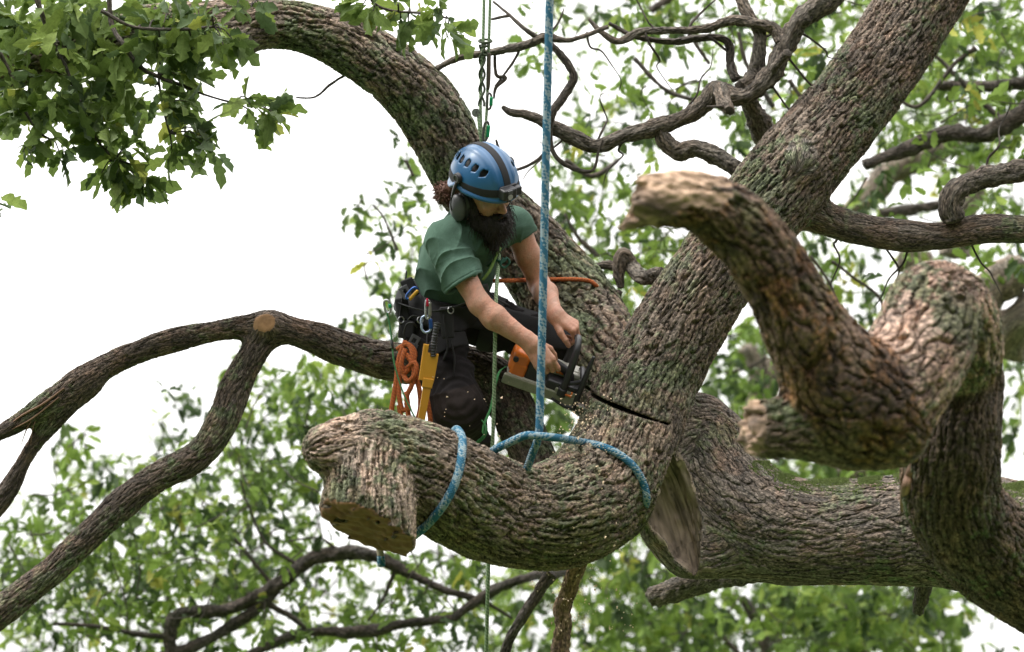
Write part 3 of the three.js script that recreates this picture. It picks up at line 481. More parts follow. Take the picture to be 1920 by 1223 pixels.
  branch([[1035, 1075, 9.6, 11], [1010, 1110, 9.6, 10], [985, 1150, 9.6, 9], [955, 1200, 9.6, 9], [940, 1250, 9.6, 9]], oak, twigMat, 20, 'hanging_branch');
  branch([[1225, 1120, 9.9, 19], [1270, 1105, 9.8, 19], [1335, 1085, 9.7, 19], [1400, 1075, 9.5, 20], [1450, 1050, 9.3, 20]], oak, greyTwigMat, 21);
  branch([[1740, 1080, 9.1, 12], [1730, 1110, 9.2, 13], [1722, 1145, 9.3, 9]], oak, twigMat, 22, 'branch_stub');
  branch([[555, 183, 9.5, 1.5], [590, 182, 9.5, 2], [620, 158, 9.5, 2.4], [645, 142, 9.5, 2.6]], oak, twigMat, 23, 'twig');
  branch([[928, 95, 9.42, 3], [930, 140, 9.42, 3.4], [948, 146, 9.42, 4], [930, 165, 9.42, 3.4], [926, 185, 9.42, 2]], oak, twigMat, 24, 'twig');
  branch([[975, 92, 9.42, 2], [960, 120, 9.42, 2.4], [928, 162, 9.42, 2]], oak, twigMat, 25, 'twig');
  branch([[930, 262, 9.5, 2], [938, 285, 9.5, 2.6], [960, 318, 9.5, 2.6], [1000, 305, 9.5, 3], [1030, 280, 9.46, 4]], oak, twigMat, 26, 'twig');
  const RT = rng(612); // fine bare twigs along the upper boughs
  for (const [x, y, dx, dy] of [[1100, 60, 40, 60], [1210, 62, 30, 70], [1290, 58, 45, -50], [1330, 70, 50, 60], [1180, 250, -30, 60], [1280, 222, 40, -70], [1120, 272, 10, -60], [1500, 60, 60, 40], [1480, 110, 50, 60], [1440, 150, 60, 70], [1425, 70, 60, -30], [1060, 250, -50, 50], [1650, 430, 40, 90], [1720, 442, -50, 80], [1580, 415, -10, 80], [1820, 432, 30, 70], [1850, 330, 30, -80], [1240, 60, -40, -50]]) { const p = [[x, y, 9.45, 2.6]]; for (let k = 1; k < 6; k++) p.push([x + dx * k * 0.34 + (RT() - 0.5) * 22, y + dy * k * 0.34 + (RT() - 0.5) * 22, 9.45 + k * 0.05 * (RT() - 0.3), 2.6 - k * 0.36]); branch(p, oak, twigMat, 60 + RT() * 9, 'twig'); }
  branch([[1470, 112, 9.4, 3], [1450, 130, 9.38, 8], [1478, 98, 9.3, 9]], oak, greyTwigMat, 27, 'branch_stub');
}
{ // a strip where the bark has come off the near stub's upright
  part('bare_strip', sweep([[1724, 838], [1716, 862], [1705, 892], [1696, 925], [1691, 958]].map(([x, y], i) => { const d = surfaceDepth(x + 2, y, 7, 9.6) ?? 8; return [P(x, y, d - 0.002), [0.004, 0.011, 0.015, 0.014, 0.006][i]]; }), { step: 0.012, seg: 10, flat: 0.6 }), std({ map: woundTex, color: Lc(0.95, 0.72, 0.62), roughness: 0.8 }), oak);
}
{ // torn splinters where the drooping limb has split
  const sp = (pts) => sweep(path(pts), { step: 0.01, seg: 6, flat: 0.45, bump: barkBumpFn(3, 0.8) });
  part('splinters', mergeGeometries([sp([[95, 745, 9.4, 3], [70, 775, 9.39, 4], [52, 800, 9.38, 3], [38, 838, 9.38, 1]]), sp([[120, 728, 9.38, 4], [80, 758, 9.37, 6], [40, 780, 9.37, 5], [5, 808, 9.38, 2]]), sp([[75, 770, 9.4, 2], [62, 800, 9.38, 2], [57, 835, 9.38, 0.8]]), sp([[110, 745, 9.37, 3], [60, 785, 9.36, 4], [20, 806, 9.37, 2]])]), std({ map: woundTex, color: Lc(0.8, 0.6, 0.52), roughness: 0.9 }), oak);
}
// --- moss on the upper side of the cross limb: many small tufts
{
  const R = rng(5), g = new THREE.ConeGeometry(0.002, 0.007, 4, 1); g.translate(0, 0.002, 0); const list = [], w = origins.get(oak), M0 = new THREE.Matrix4().makeTranslation(-w.x, -w.y, -w.z).multiply(CW);
  const spots = [];
  for (let t = 0; t < 70; t++) { const x = t < 46 ? 1405 + R() * 290 : 1845 + R() * 90, y0 = t < 46 ? 868 : 860; spots.push([x, y0, t < 46 ? 14 + R() * 26 : 30 + R() * 50]); }
  const up = DOWN.clone().negate();
  for (const [x, y0, reach] of spots) {
    let y = y0; while (y < 960 && surfaceDepth(x, y, 8.5, 9.6) === null) y += 4;
    for (let k = 0; k < 330; k++) { const px = x + (R() - 0.5) * 34, py = y + R() * R() * reach - 2, d = surfaceDepth(px, py, 8.6, 9.5); if (d === null || noise(px * 0.03, py * 0.06, 4) + 0.25 * R() < 0.46) continue; const n = up.clone().multiplyScalar(0.7).addScaledVector(sph(R), 0.6).add(V(0, 0, 0.3)).normalize(); list.push([P(px, py, d + 0.004), n, 0.7 + R() * 0.9]); }
  }
  const im = new THREE.InstancedMesh(g, std({ color: Lc(1, 1, 1), roughness: 1 }), list.length); im.name = 'moss'; im.userData.kind = 'stuff'; im.castShadow = im.receiveShadow = true;
  const q = new THREE.Quaternion(), c = new THREE.Color();
  list.forEach(([p, n, s], i) => { q.setFromUnitVectors(V(0, 1, 0), n); im.setMatrixAt(i, M0.clone().multiply(new THREE.Matrix4().compose(p, q, V(s, s, s)))); const k = 0.7 + 0.6 * hash3(i, 1, 1); im.setColorAt(i, c.setRGB(0.105 * k, 0.14 * k, 0.035 * k)); });
  oak.add(im);
}
// --- the trees beyond: branches and a loose cover of leaves. Each band: its row, then from-to and the cover in tenths
const COVER = ['0 960-1080:2 1080-1200:3 1200-1330:7 1330-1640:6 1820-1920:7 1780-1820:5', '1 960-1020:2 1020-1100:1 1100-1200:2 1200-1340:3 1340-1460:2 1460-1560:6 1700-1920:7', '2 1060-1200:3 1200-1340:2 1350-1480:5 1480-1560:5 1690-1920:6', '3 1080-1180:4 1190-1260:4 1300-1360:1 1360-1500:5 1650-1920:6', '4 740-800:3 1060-1180:5 1180-1240:3 1380-1440:4 1640-1920:5', '5 740-800:3 1010-1100:4 1100-1220:4 1600-1700:3 1700-1760:2 1760-1920:4', '6 680-740:4 740-810:3 1000-1180:5 1180-1260:4 1540-1640:4 1640-1800:2 1800-1920:4', '7 720-790:5 1030-1280:6 1480-1640:4 1640-1760:3 1760-1920:4', '8 690-770:5 1080-1250:6 1490-1600:4 1600-1680:2 1860-1920:4', '9 680-740:4 1110-1200:4 1470-1560:4 1560-1650:3', '10 600-750:5 1370-1440:6 1540-1640:4 1880-1920:3', '11 420-500:4 500-740:5 930-1000:4 1320-1440:6 1880-1920:3', '12 300-370:3 440-740:6 940-1060:5 1330-1440:7 1880-1920:2', '13 110-170:3 290-400:3 420-600:7 940-1060:4 1370-1440:7 1880-1920:3', '14 100-250:4 250-400:3 400-600:6 1390-1440:5 1430-1720:7', '15 20-100:2 100-260:4 260-600:6', '16 0-120:5 120-420:6 420-600:5 1150-1250:4', '17 0-560:7 560-700:3 700-800:4 800-1080:5 1080-1290:6', '18 0-480:6 480-700:4 700-900:5 900-1100:4 1100-1390:6 1390-1430:2 1430-1770:8 1770-1920:2', '19 0-500:5 500-700:4 700-900:5 900-1100:4 1100-1360:8 1360-1420:4 1420-1720:8 1720-1800:6 1800-1920:1'];
const darkTwigMat = std({ map: barkMap, bumpMap: barkBump, bumpScale: 0.004, roughness: 0.95, color: Lc(0.3, 0.3, 0.3) });
const TREES = [
  ['wide oak behind the drooping limb at lower left, its leaves pale green and dense', V(-1.9, -3.4, -12.6), (c, r) => r >= 10 && c < 15, [11.4, 15], 0.1],
  ['leafy tree below the thick cross limb at lower right, blurred bright green leaves', V(2.2, -3.6, -13.5), (c, r) => r >= 9 && c >= 15, [12.2, 17.5], 0.12],
  ['sparse oak behind the climber and the upright limb, twisted bare branches among leaves', V(0.6, -3.2, -13.2), (c, r) => r < 10 && c < 25, [11, 16.5], 0.11],
  ['tree at the far right edge beyond the right limb with curving grey boughs', V(4.4, -3.3, -13.6), (c, r) => r < 9 && c >= 25, [10.8, 17], 0.115],
];
const boughs = [
  [[[330, 1260, 11.6, 13.3], [318, 1190, 11.6, 12.6], [340, 1150, 11.6, 11.8], [420, 1145, 11.6, 11.1], [480, 1120, 11.6, 11.8], [530, 1090, 11.6, 12.6], [580, 1050, 11.6, 13.3], [640, 1038, 11.6, 12.6], [700, 1042, 11.6, 11.1], [760, 1072, 11.6, 8.9], [830, 1105, 11.6, 6.7], [905, 1128, 11.6, 4.4], [960, 1160, 11.6, 2.2]], [[300, 1235, 11.6, 10.4], [370, 1210, 11.6, 10.4], [470, 1150, 11.6, 9.6], [520, 1105, 11.6, 8.9]], [[440, 1240, 11.6, 7.4], [540, 1195, 11.6, 8.9], [580, 1185, 11.6, 9.6], [680, 1185, 11.6, 9.6], [760, 1170, 11.6, 8.9], [850, 1160, 11.6, 7.4]], [[480, 1120, 11.6, 5.2], [550, 1160, 11.6, 5.9], [580, 1185, 11.6, 6.7]], [[520, 1110, 11.6, 4.4], [480, 1060, 11.6, 3.7], [440, 1010, 11.6, 3.0]], [[100, 1170, 11.6, 3.7], [180, 1175, 11.6, 4.4], [260, 1190, 11.6, 5.2], [320, 1195, 11.6, 5.9]], [[850, 1160, 11.6, 7.4], [920, 1110, 11.6, 8.9], [1000, 1080, 11.6, 8.9], [1080, 1070, 13, 10]], [[560, 1060, 11.6, 3.7], [500, 1020, 11.6, 3.0], [470, 960, 11.6, 2.2], [450, 900, 11.6, 2.2]], [[740, 1070, 11.6, 4.4], [720, 1120, 11.6, 3.0], [690, 1165, 11.6, 2.2]], [[640, 1040, 11.6, 3.7], [600, 1010, 11.6, 2.2], [540, 1015, 11.6, 2.2]]],
  [[[1440, 1260, 13.5, 10], [1430, 1190, 13.5, 9], [1390, 1120, 13.5, 8]], [[1640, 1260, 13.5, 8], [1600, 1190, 13.5, 7], [1560, 1130, 13.5, 6]], [[1540, 800, 14, 30], [1440, 760, 14, 22], [1420, 700, 14, 20], [1400, 650, 14, 18]], [[1400, 800, 14, 20], [1430, 740, 14, 24], [1460, 680, 14, 26]], [[1360, 700, 13, 3], [1400, 690, 13, 3], [1440, 670, 13, 3]], [[1470, 870, 14, 6], [1400, 815, 14, 8], [1350, 780, 14, 8]], [[1700, 860, 14, 24], [1620, 880, 14, 22], [1560, 890, 14, 20]], [[960, 860, 12.5, 5], [1010, 835, 12.5, 5], [1060, 810, 12.5, 5]], [[1880, 640, 12.2, 42], [1930, 590, 12, 40], [2000, 560, 12, 40]], [[1340, 1180, 13, 4], [1400, 1240, 13, 5]]],
  [[[1220, 20, 12, 6], [1280, -20, 12, 7]], [[1190, 110, 11, 4], [1250, 170, 11, 4], [1320, 190, 11, 4]], [[1060, 300, 11, 5], [1110, 330, 11, 5], [1160, 300, 11, 4]], [[1120, 480, 11.5, 5], [1080, 440, 11.5, 4], [1060, 400, 11.5, 3]], [[1385, 60, 11, 4], [1400, 120, 11, 4], [1450, 200, 11, 5]], [[1290, 60, 11, 4], [1330, 120, 11, 4]], [[700, 385, 11, 2], [720, 410, 11, 2], [745, 470, 11, 3]], [[760, 300, 11, 3], [775, 330, 11, 3]], [[1480, 150, 11, 4], [1530, 210, 11, 5], [1560, 120, 11, 4]]],
  [[[1620, 310, 11, 10], [1700, 280, 11, 12], [1780, 250, 11, 14], [1850, 250, 11, 16], [1960, 190, 11, 20]], [[1580, 400, 14, 14], [1640, 360, 14, 22], [1660, 330, 14, 24], [1740, 290, 14, 22], [1800, 270, 14, 18]], [[1720, 395, 13, 8], [1650, 400, 13, 9], [1760, 385, 13, 8], [1800, 375, 13, 8]], [[1760, 160, 11.5, 10], [1830, 162, 11.5, 10], [1930, 155, 11.5, 11]], [[1840, 320, 12.5, 24], [1800, 400, 12.5, 26], [1790, 480, 12.5, 24]], [[1690, 480, 14, 26], [1740, 500, 14, 28]], [[1920, 500, 12, 34], [1860, 540, 12, 36], [1840, 560, 12, 36]], [[1660, 160, 11, 3], [1720, 200, 11, 4], [1790, 120, 11, 4], [1830, 90, 11, 5]], [[1560, 490, 11, 3], [1600, 520, 11, 3], [1650, 560, 11, 3], [1665, 620, 11, 3]], [[1700, 60, 11.4, 3], [1760, 110, 11.4, 4], [1840, 190, 11.4, 5], [1900, 240, 11.4, 5]], [[1520, 480, 11, 3], [1560, 540, 11, 3], [1570, 600, 11, 3]]],
];
TREES.forEach(([label, foot, own, [d0, d1], size], k) => {
  const R = rng(300 + k * 17), t = thing('background_tree', foot, label, 'tree'), w = t.position; w.y = 0; origins.get(t).y = 0;
  const inv = CW.clone().invert(), at = (x, y, z) => V(x, y, z).applyMatrix4(inv), top = boughs[k][0][0], hub = toWorld(P(top[0], Math.max(1290, top[1]), top[2]));
  part('trunk', sweep([[at(w.x, -0.1, w.z), 0.3], [at(w.x, 0.5, w.z), 0.2], [at(mix(w.x, hub.x, 0.5), Math.max(1, hub.y * 0.55), mix(w.z, hub.z, 0.5)), 0.16], [at(hub.x, hub.y, hub.z), 0.1]], { step: 0.06, seg: 20, nu: 2, vk: 1 / BH, bump: barkBumpFn(k, 0.4) }), twigMat, t);
  boughs[k].forEach((b, i) => branch(b, t, k === 0 ? darkTwigMat : [twigMat, paleTwigMat, twigMat, paleTwigMat][k] === paleTwigMat && b[1][3] > 12 ? paleTwigMat : twigMat, 40 + i + k * 20));
  const list = [], stems = [];
  COVER.forEach((line) => { const [row, ...spans] = line.split(' '), r = +row; for (const sp of spans) { const [x0, x1, v] = sp.split(/[-:]/).map(Number), cells = (x1 - x0) / 60, c0 = x0 / 60;
   for (let cell = 0; cell < cells; cell++) { const cw = Math.min(1, cells - cell), c = c0 + cell; if (!own(c, r)) continue;
    const n = -Math.log(1 - Math.min(0.93, v / 10 * 0.98)) * [20, 25, 15, 15][k] * (0.7 + 0.6 * R()) * cw;
    for (let i = 0; i < n; i++) {
      const d = mix(d0, d1, R()), tip = P((c + (R() * 1.1 - 0.05) * cw) * 60, (r + R() * 1.1 - 0.05) * 61.2, d), ax = sph(R).addScaledVector(DOWN, 0.2).normalize(), q = R();
      const far = (d - d0) / (d1 - d0), base = q < 0.28 ? 0 : q < 0.5 ? 1 : q < 0.72 ? 2 : q < 0.84 ? 3 : q < 0.87 ? 4 : 5;
      rosette(R, tip, ax, 4 + Math.floor(R() * 4), size * (0.5 + 0.4 * R()), (m) => { const k2 = 0.8 + 0.45 * R(), cc = LEAFC[base]; list.push([Math.floor(R() * 3), m, Lc(cc[0] * k2, cc[1] * k2, cc[2] * k2)]); }, 0.07);
      if (R() < 0.3) { const e = tip.clone().addScaledVector(ax, -0.16 - 0.2 * R()).addScaledVector(DOWN, 0.1 * R()); stems.push(sweep([[e, 0.004], [e.clone().lerp(tip, 0.4).addScaledVector(sph(R), 0.04), 0.0035], [tip, 0.002]], { step: 0.06, seg: 4, vk: 1 })); }
    }
  } } });
  instanced('foliage', list, t, farLeafM);
  if (stems.length) part('twigs', mergeGeometries(stems), twigMat, t).userData.kind = 'stuff';
});

{ // the wood behind the viewer, which keeps the light off the sides that face it
  const R = rng(909), g = leafGeo(4, 3, 0.3, 0.3), list = [], o = thing('woodland', V(0, 0, 14), 'dense wood standing around the clearing on the viewer\'s side', 'wood');
  o.position.y = 0; o.userData.kind = 'stuff';
  const N = 5200, m = new THREE.InstancedMesh(g, leafM(0.06, 0.09, 0.03), N), q = new THREE.Quaternion(), M = new THREE.Matrix4();
  for (let i = 0; i < N; i++) { const a = -0.35 + R() * (Math.PI + 0.7), r = 7 + 9 * R(), h = Math.pow(R(), 0.8) * (7.5 + 2.5 * noise(a * 4, 1, 1)); q.setFromAxisAngle(sph(R), R() * 6.28); m.setMatrixAt(i, M.compose(V(Math.cos(a) * r * 1.1 - o.position.x, h, -2 + Math.sin(a) * r - o.position.z), q, V(1, 1, 1).multiplyScalar(0.7 + R() * 0.8))); }
  m.name = 'foliage'; m.userData.kind = 'stuff'; m.castShadow = m.receiveShadow = true; o.add(m);
}
// ---------------------------------------------------------------- the climber
const fabricTex = dataTex(256, 256, (u, v) => { const n = 0.8 + 0.22 * noise(u * 16, v * 16, 2) + 0.14 * noise(u * 5, v * 5, 9) + 0.22 * (noise(u * 128, v * 128, 3) - 0.5); return [toS(n * 0.8), toS(n * 0.8), toS(n * 0.8)]; }, true, 3, 3);
const skinTex = dataTex(256, 256, (u, v) => { const n = 0.82 + 0.26 * noise(u * 12, v * 12, 2) + 0.24 * (noise(u * 90, v * 90, 3) - 0.5), r = noise(u * 20, v * 20, 8); return [toS(n * 0.83), toS(n * 0.8 * (1.06 - 0.2 * r)), toS(n * 0.78 * (1.08 - 0.26 * r))]; }, true, 4, 4);
const skinM = phys({ map: skinTex, color: Lc(0.56, 0.30, 0.205), roughness: 0.55, bumpMap: skinTex, bumpScale: 0.004, sheen: 0.2, sheenRoughness: 0.6 });
const shirtM = phys({ map: fabricTex, color: Lc(0.095, 0.165, 0.125), roughness: 0.95, specularIntensity: 0.2, sheen: 0.3, sheenRoughness: 0.8, sheenColor: Lc(0.3, 0.4, 0.35) });
const blackCloth = phys({ map: fabricTex, color: Lc(0.032, 0.028, 0.03), roughness: 0.95, specularIntensity: 0.3, sheen: 0.15, sheenRoughness: 0.7 });
const kneeCloth = phys({ map: fabricTex, color: Lc(0.042, 0.033, 0.031), roughness: 0.95, specularIntensity: 0.3 });
const webbing = std({ map: fabricTex, color: Lc(0.026, 0.025, 0.028), roughness: 0.8 });
const blackPlastic = std({ color: Lc(0.022, 0.021, 0.024), roughness: 0.42 });
const greyPlastic = std({ color: Lc(0.09, 0.09, 0.10), roughness: 0.45 });
const steel = std({ color: Lc(0.5, 0.5, 0.52), metalness: 0.9, roughness: 0.35 });
const darkSteel = std({ color: Lc(0.12, 0.115, 0.11), metalness: 0.8, roughness: 0.45 });
const hairM = std({ map: fabricTex, color: Lc(0.06, 0.026, 0.016), roughness: 0.7 });
const beardM = std({ map: fabricTex, color: Lc(0.016, 0.009, 0.007), roughness: 0.75 });
const J = (x, y, z) => P(x, y, 9.25 - z);      // z: metres towards the viewer from 9.25 m
const man = thing('person', J(850, 640, -0.1), 'climber in green t-shirt and blue helmet leaning from a harness with a chainsaw', 'person');
const K = { // joints
  pelvis: J(808, 588, -0.12), hipR: J(808, 612, -0.06), kneeR: J(861, 768, 0.07), ankR: J(880, 805, -0.3), toeR: J(905, 830, -0.22), hipL: J(850, 585, -0.24), kneeL: J(1022, 638, -0.14), ankL: J(1075, 735, -0.4),
  chest: J(872, 452, 0.06), neck: J(892, 418, 0.1), shR: J(832, 452, 0.19), elR: J(899, 570, 0.28), wrR: J(998, 645, 0.3), shL: J(968, 424, -0.03), elL: J(1012, 535, -0.09), wrL: J(1041, 592, 0.135),
};
const fwd = V(0.62, -0.42, 0.66).normalize(), upH = V(0.05, 0.86, 0.5), rgt = fwd.clone().cross(upH).normalize(); upH.copy(rgt.clone().cross(fwd)).normalize();
const HC = J(908, 352, 0.2), H = (f, u, r) => HC.clone().addScaledVector(fwd, f).addScaledVector(upH, u).addScaledVector(rgt, r), HAX = [fwd, upH, rgt];
// a hand: wrist, finger direction, thumb side, back; each finger's bends; returns capsules of the palm and a list per finger
function handSegs(W, a, t, n, o) {
  a = a.clone().normalize(); t = t.clone().sub(a.clone().multiplyScalar(t.dot(a))).normalize(); n = n.clone().sub(a.clone().multiplyScalar(n.dot(a))).sub(t.clone().multiplyScalar(n.dot(t))).normalize();
  const at = (x, y, z) => W.clone().addScaledVector(a, x).addScaledVector(t, y).addScaledVector(n, z), palm = [], fingers = [], lens = [[0.043, 0.026, 0.021], [0.047, 0.03, 0.022], [0.044, 0.028, 0.021], [0.035, 0.021, 0.019]];
  for (let f = 0; f < 4; f++) {
    const y = 0.031 - 0.021 * f, kx = [0.087, 0.09, 0.086, 0.078][f], kn = at(kx, y, 0.003 - 0.003 * Math.abs(f - 1)); palm.push(cap(at(0.012, y * 0.6, 0), kn, 0.0185, 0.0125));
    let d = a.clone(), p = kn, r = 0.0105 - 0.0005 * f; const fs = [];
    const ax = n.clone().cross(a).normalize();  // turning about it bends towards the palm
    o.curl[f].forEach((deg, k) => { d = d.clone().applyAxisAngle(ax, deg * Math.PI / 180 * 1).normalize(); const q = p.clone().addScaledVector(d, lens[f][k]); fs.push(cap(p, q, r, r - 0.0012)); p = q; r -= 0.0011; });
    fingers.push(fs);
  }
  const tb = at(0.022, 0.026, -0.01); let p = tb, d = a.clone().multiplyScalar(o.thumb[0][0]).addScaledVector(t, o.thumb[0][1]).addScaledVector(n, o.thumb[0][2]).normalize(); const th = [];
  [[0.042, 0.0165, 0.013], [0.033, 0.0128, 0.0112], [0.026, 0.0112, 0.0088]].forEach(([len, r0, r1], k) => { if (o.thumb[k]) d = a.clone().multiplyScalar(o.thumb[k][0]).addScaledVector(t, o.thumb[k][1]).addScaledVector(n, o.thumb[k][2]).normalize(); const q = p.clone().addScaledVector(d, len); th.push(cap(p, q, r0, r1)); p = q; });
  fingers.push(th);
  return { palm, fingers, at };
}
const HR = handSegs(K.wrR, V(0.55, -0.8, 0.12), V(0.85, 0.5, -0.1), V(0.05, 0.15, 0.98), { curl: [[30, 50, 35], [48, 72, 40], [52, 76, 42], [55, 78, 42]], thumb: [[0.6, 0.5, -0.6], [0.8, 0.1, -0.7], [0.7, -0.1, -0.8]] });
const HL = handSegs(K.wrL, V(0.86, -0.5, 0.1), V(-0.1, -0.55, 0.8), V(0.48, 0.68, 0.4), { curl: [[48, 70, 45], [50, 74, 45], [52, 76, 45], [55, 78, 45]], thumb: [[0.75, 0.65, -0.25], [0.92, 0.2, -0.4], [0.85, 0.0, -0.6]] });
function handD(p, h) { let d = 1e9; for (const s of h.palm) d = smin(d, dSeg(p, s), 0.014); for (const f of h.fingers) { let e = 1e9; for (const s of f) e = smin(e, dSeg(p, s), 0.004); d = smin(d, e, 0.007); } return d; }
const lerp3 = (a, b, t) => a.clone().lerp(b, t);
function armSegs(sh, el, wr, off) { const m = lerp3(sh, el, 0.5), f = lerp3(el, wr, 0.3); return [cap(sh, m, 0.054, 0.048), cap(m, el, 0.048, 0.039), cap(el, f.clone().addScaledVector(off, 0.008), 0.041, 0.0455), cap(f.clone().addScaledVector(off, 0.008), wr, 0.0455, 0.0285), cap(lerp3(wr, el, 0.1), wr, 0.03, 0.028)]; }
const armR = armSegs(K.shR, K.elR, K.wrR, V(-0.3, -0.8, 0.4)), armL = armSegs(K.shL, K.elL, K.wrL, V(0.6, 0.2, 0.4));
const limbSD = (p, segs, k) => { let d = 1e9; for (const s of segs) d = smin(d, dSeg(p, s), k); return d; };
{
  const segBox = (sets, pad) => boxOf(sets.flat(), pad);
  const arm = (segs, h) => { const [lo, hi] = segBox([segs, h.palm, h.fingers.flat()], 0.02); return meshOf((p) => smin(limbSD(p, segs, 0.02), handD(p, h), 0.018), lo, hi, 0.0032, (x, y, z) => 0.0012 * (noise(x * 70, y * 70, z * 70) - 0.5)); };
  const headD = (p) => {
    let d = dEll(p, H(-0.012, 0.035, 0), HAX, [0.098, 0.105, 0.077]);
    d = smin(d, dEll(p, H(0.035, -0.05, 0), HAX, [0.062, 0.085, 0.062]), 0.05);                 // face
    d = smin(d, dEll(p, H(0.06, -0.108, 0), HAX, [0.034, 0.026, 0.036]), 0.035);                // chin
    d = smin(d, dSeg(p, cap(H(0.088, 0.005, -0.035), H(0.088, 0.005, 0.035), 0.0135)), 0.016);  // brow
    d = smin(d, dSeg(p, cap(H(0.095, -0.006, 0), H(0.12, -0.045, 0), 0.0085, 0.0135)), 0.012);  // nose
    for (const s of [-1, 1]) { d = smin(d, dEll(p, H(0.11, -0.048, s * 0.013), HAX, [0.01, 0.008, 0.008]), 0.006); d = smin(d, dEll(p, H(0.068, -0.035, s * 0.042), HAX, [0.022, 0.018, 0.018]), 0.02); d = smax(d, -dEll(p, H(0.101, -0.016, s * 0.031), HAX, [0.012, 0.009, 0.016]), 0.01); d = smin(d, dEll(p, H(0.083, -0.016, s * 0.031), HAX, [0.0125, 0.0115, 0.0125]), 0.002); d = smin(d, dEll(p, H(-0.01, -0.02, s * 0.08), HAX, [0.018, 0.03, 0.008]), 0.008); }
    d = smin(d, dSeg(p, cap(H(0.1, -0.079, -0.02), H(0.1, -0.079, 0.02), 0.0055)), 0.006); d = smin(d, dSeg(p, cap(H(0.096, -0.09, -0.016), H(0.096, -0.09, 0.016), 0.0065)), 0.006); // lips
    return smin(d, dSeg(p, cap(H(-0.03, -0.05, 0), K.neck, 0.06, 0.066)), 0.03);
  };
  const torso = [cap(K.pelvis, J(866, 470, 0.0), 0.08, 0.085), cap(J(866, 470, 0.0), K.neck, 0.085, 0.06), cap(K.shR, K.shL, 0.045, 0.045), cap(K.hipR, K.kneeR, 0.075, 0.055), cap(K.kneeR, K.ankR, 0.05, 0.035), cap(K.hipL, K.kneeL, 0.075, 0.055), cap(K.kneeL, K.ankL, 0.05, 0.035)];
  const [tlo, thi] = boxOf(torso, 0.03);
  const body = mergeGeometries([arm(armR, HR), arm(armL, HL), meshOf(headD, A3(HC).map((x) => x - 0.26), A3(HC).map((x) => x + 0.22), 0.0034), meshOf((p) => limbSD(p, torso, 0.04), tlo, thi, 0.012)]);
  part('body', body, skinM, man);

  // beard and hair
  const beardD = (p) => {
    let d = dEll(p, H(0.075, -0.118, 0), HAX, [0.052, 0.055, 0.066]);
    d = smin(d, dSeg(p, cap(H(0.08, -0.13, 0), H(0.06, -0.2, 0.0), 0.05, 0.038)), 0.03);
    for (const s of [-1, 1]) { d = smin(d, dSeg(p, cap(H(0.015, -0.03, s * 0.07), H(0.045, -0.11, s * 0.055), 0.018, 0.034)), 0.02); d = smin(d, dSeg(p, cap(H(0.113, -0.067, s * 0.004), H(0.088, -0.085, s * 0.036), 0.008, 0.011)), 0.008); }
    d = smax(d, -dEll(p, H(0.118, -0.085, 0), HAX, [0.03, 0.008, 0.02]), 0.006);
    const q = fbm(p[0] * 60 + 2, p[1] * 26, p[2] * 60, 2) - 0.5; return d + 0.014 * q;
  };
  const beardG = meshOf(beardD, A3(H(0.05, -0.12, 0)).map((x) => x - 0.16), A3(H(0.05, -0.12, 0)).map((x) => x + 0.16), 0.0036, (x, y, z) => 0.004 * (noise(x * 220, y * 90, z * 220) - 0.5));
  { const RB = rng(44), bp = beardG.attributes.position, bn = beardG.attributes.normal, tufts = [beardG];
    for (let i = 0; i < 700; i++) { const k = Math.floor(RB() * bp.count), p = V(bp.getX(k), bp.getY(k), bp.getZ(k)), n = V(bn.getX(k), bn.getY(k), bn.getZ(k)), l = 0.012 + 0.02 * RB(), e = sph(RB); if (n.dot(fwd) < -0.2) continue; tufts.push(sweep([[p.clone().addScaledVector(n, -0.002), 0.0016], [p.clone().addScaledVector(n, l * 0.45).addScaledVector(upH, -l * 0.3).addScaledVector(e, 0.004), 0.0013], [p.clone().addScaledVector(n, l * 0.6).addScaledVector(upH, -l).addScaledVector(e, 0.008), 0.0006]], { step: 0.012, seg: 3, caps: false })); }
    part('beard', mergeGeometries(tufts), beardM, man); }
  const bun = J(836, 360, 0.1), R = rng(8), curls = [meshOf((p) => Math.hypot(p[0] - bun.x, p[1] - bun.y, p[2] - bun.z) - 0.036 + 0.02 * (fbm(p[0] * 60, p[1] * 60, p[2] * 60, 2) - 0.5), A3(bun).map((x) => x - 0.06), A3(bun).map((x) => x + 0.06), 0.004)];
  for (let i = 0; i < 170; i++) { const d = sph(R), c = bun.clone().addScaledVector(d, 0.028), e = sph(R), pts = []; for (let k = 0; k < 7; k++) { const t = k / 6; pts.push([c.clone().addScaledVector(d, 0.016 * t + 0.006 * Math.sin(t * 9 + i)).addScaledVector(e, 0.016 * Math.sin(t * 7 + i)).addScaledVector(DOWN, 0.008 * t), 0.0015]); } curls.push(sweep(pts, { step: 0.004, seg: 4 })); }
  curls.push(sweep([[bun, 0.024], [H(-0.08, 0, 0.03), 0.036], [H(-0.06, -0.03, 0), 0.05]], { step: 0.01, seg: 12 }));
  part('hair', mergeGeometries(curls), std({ map: fabricTex, color: Lc(0.16, 0.07, 0.045), roughness: 0.7 }), man);
}
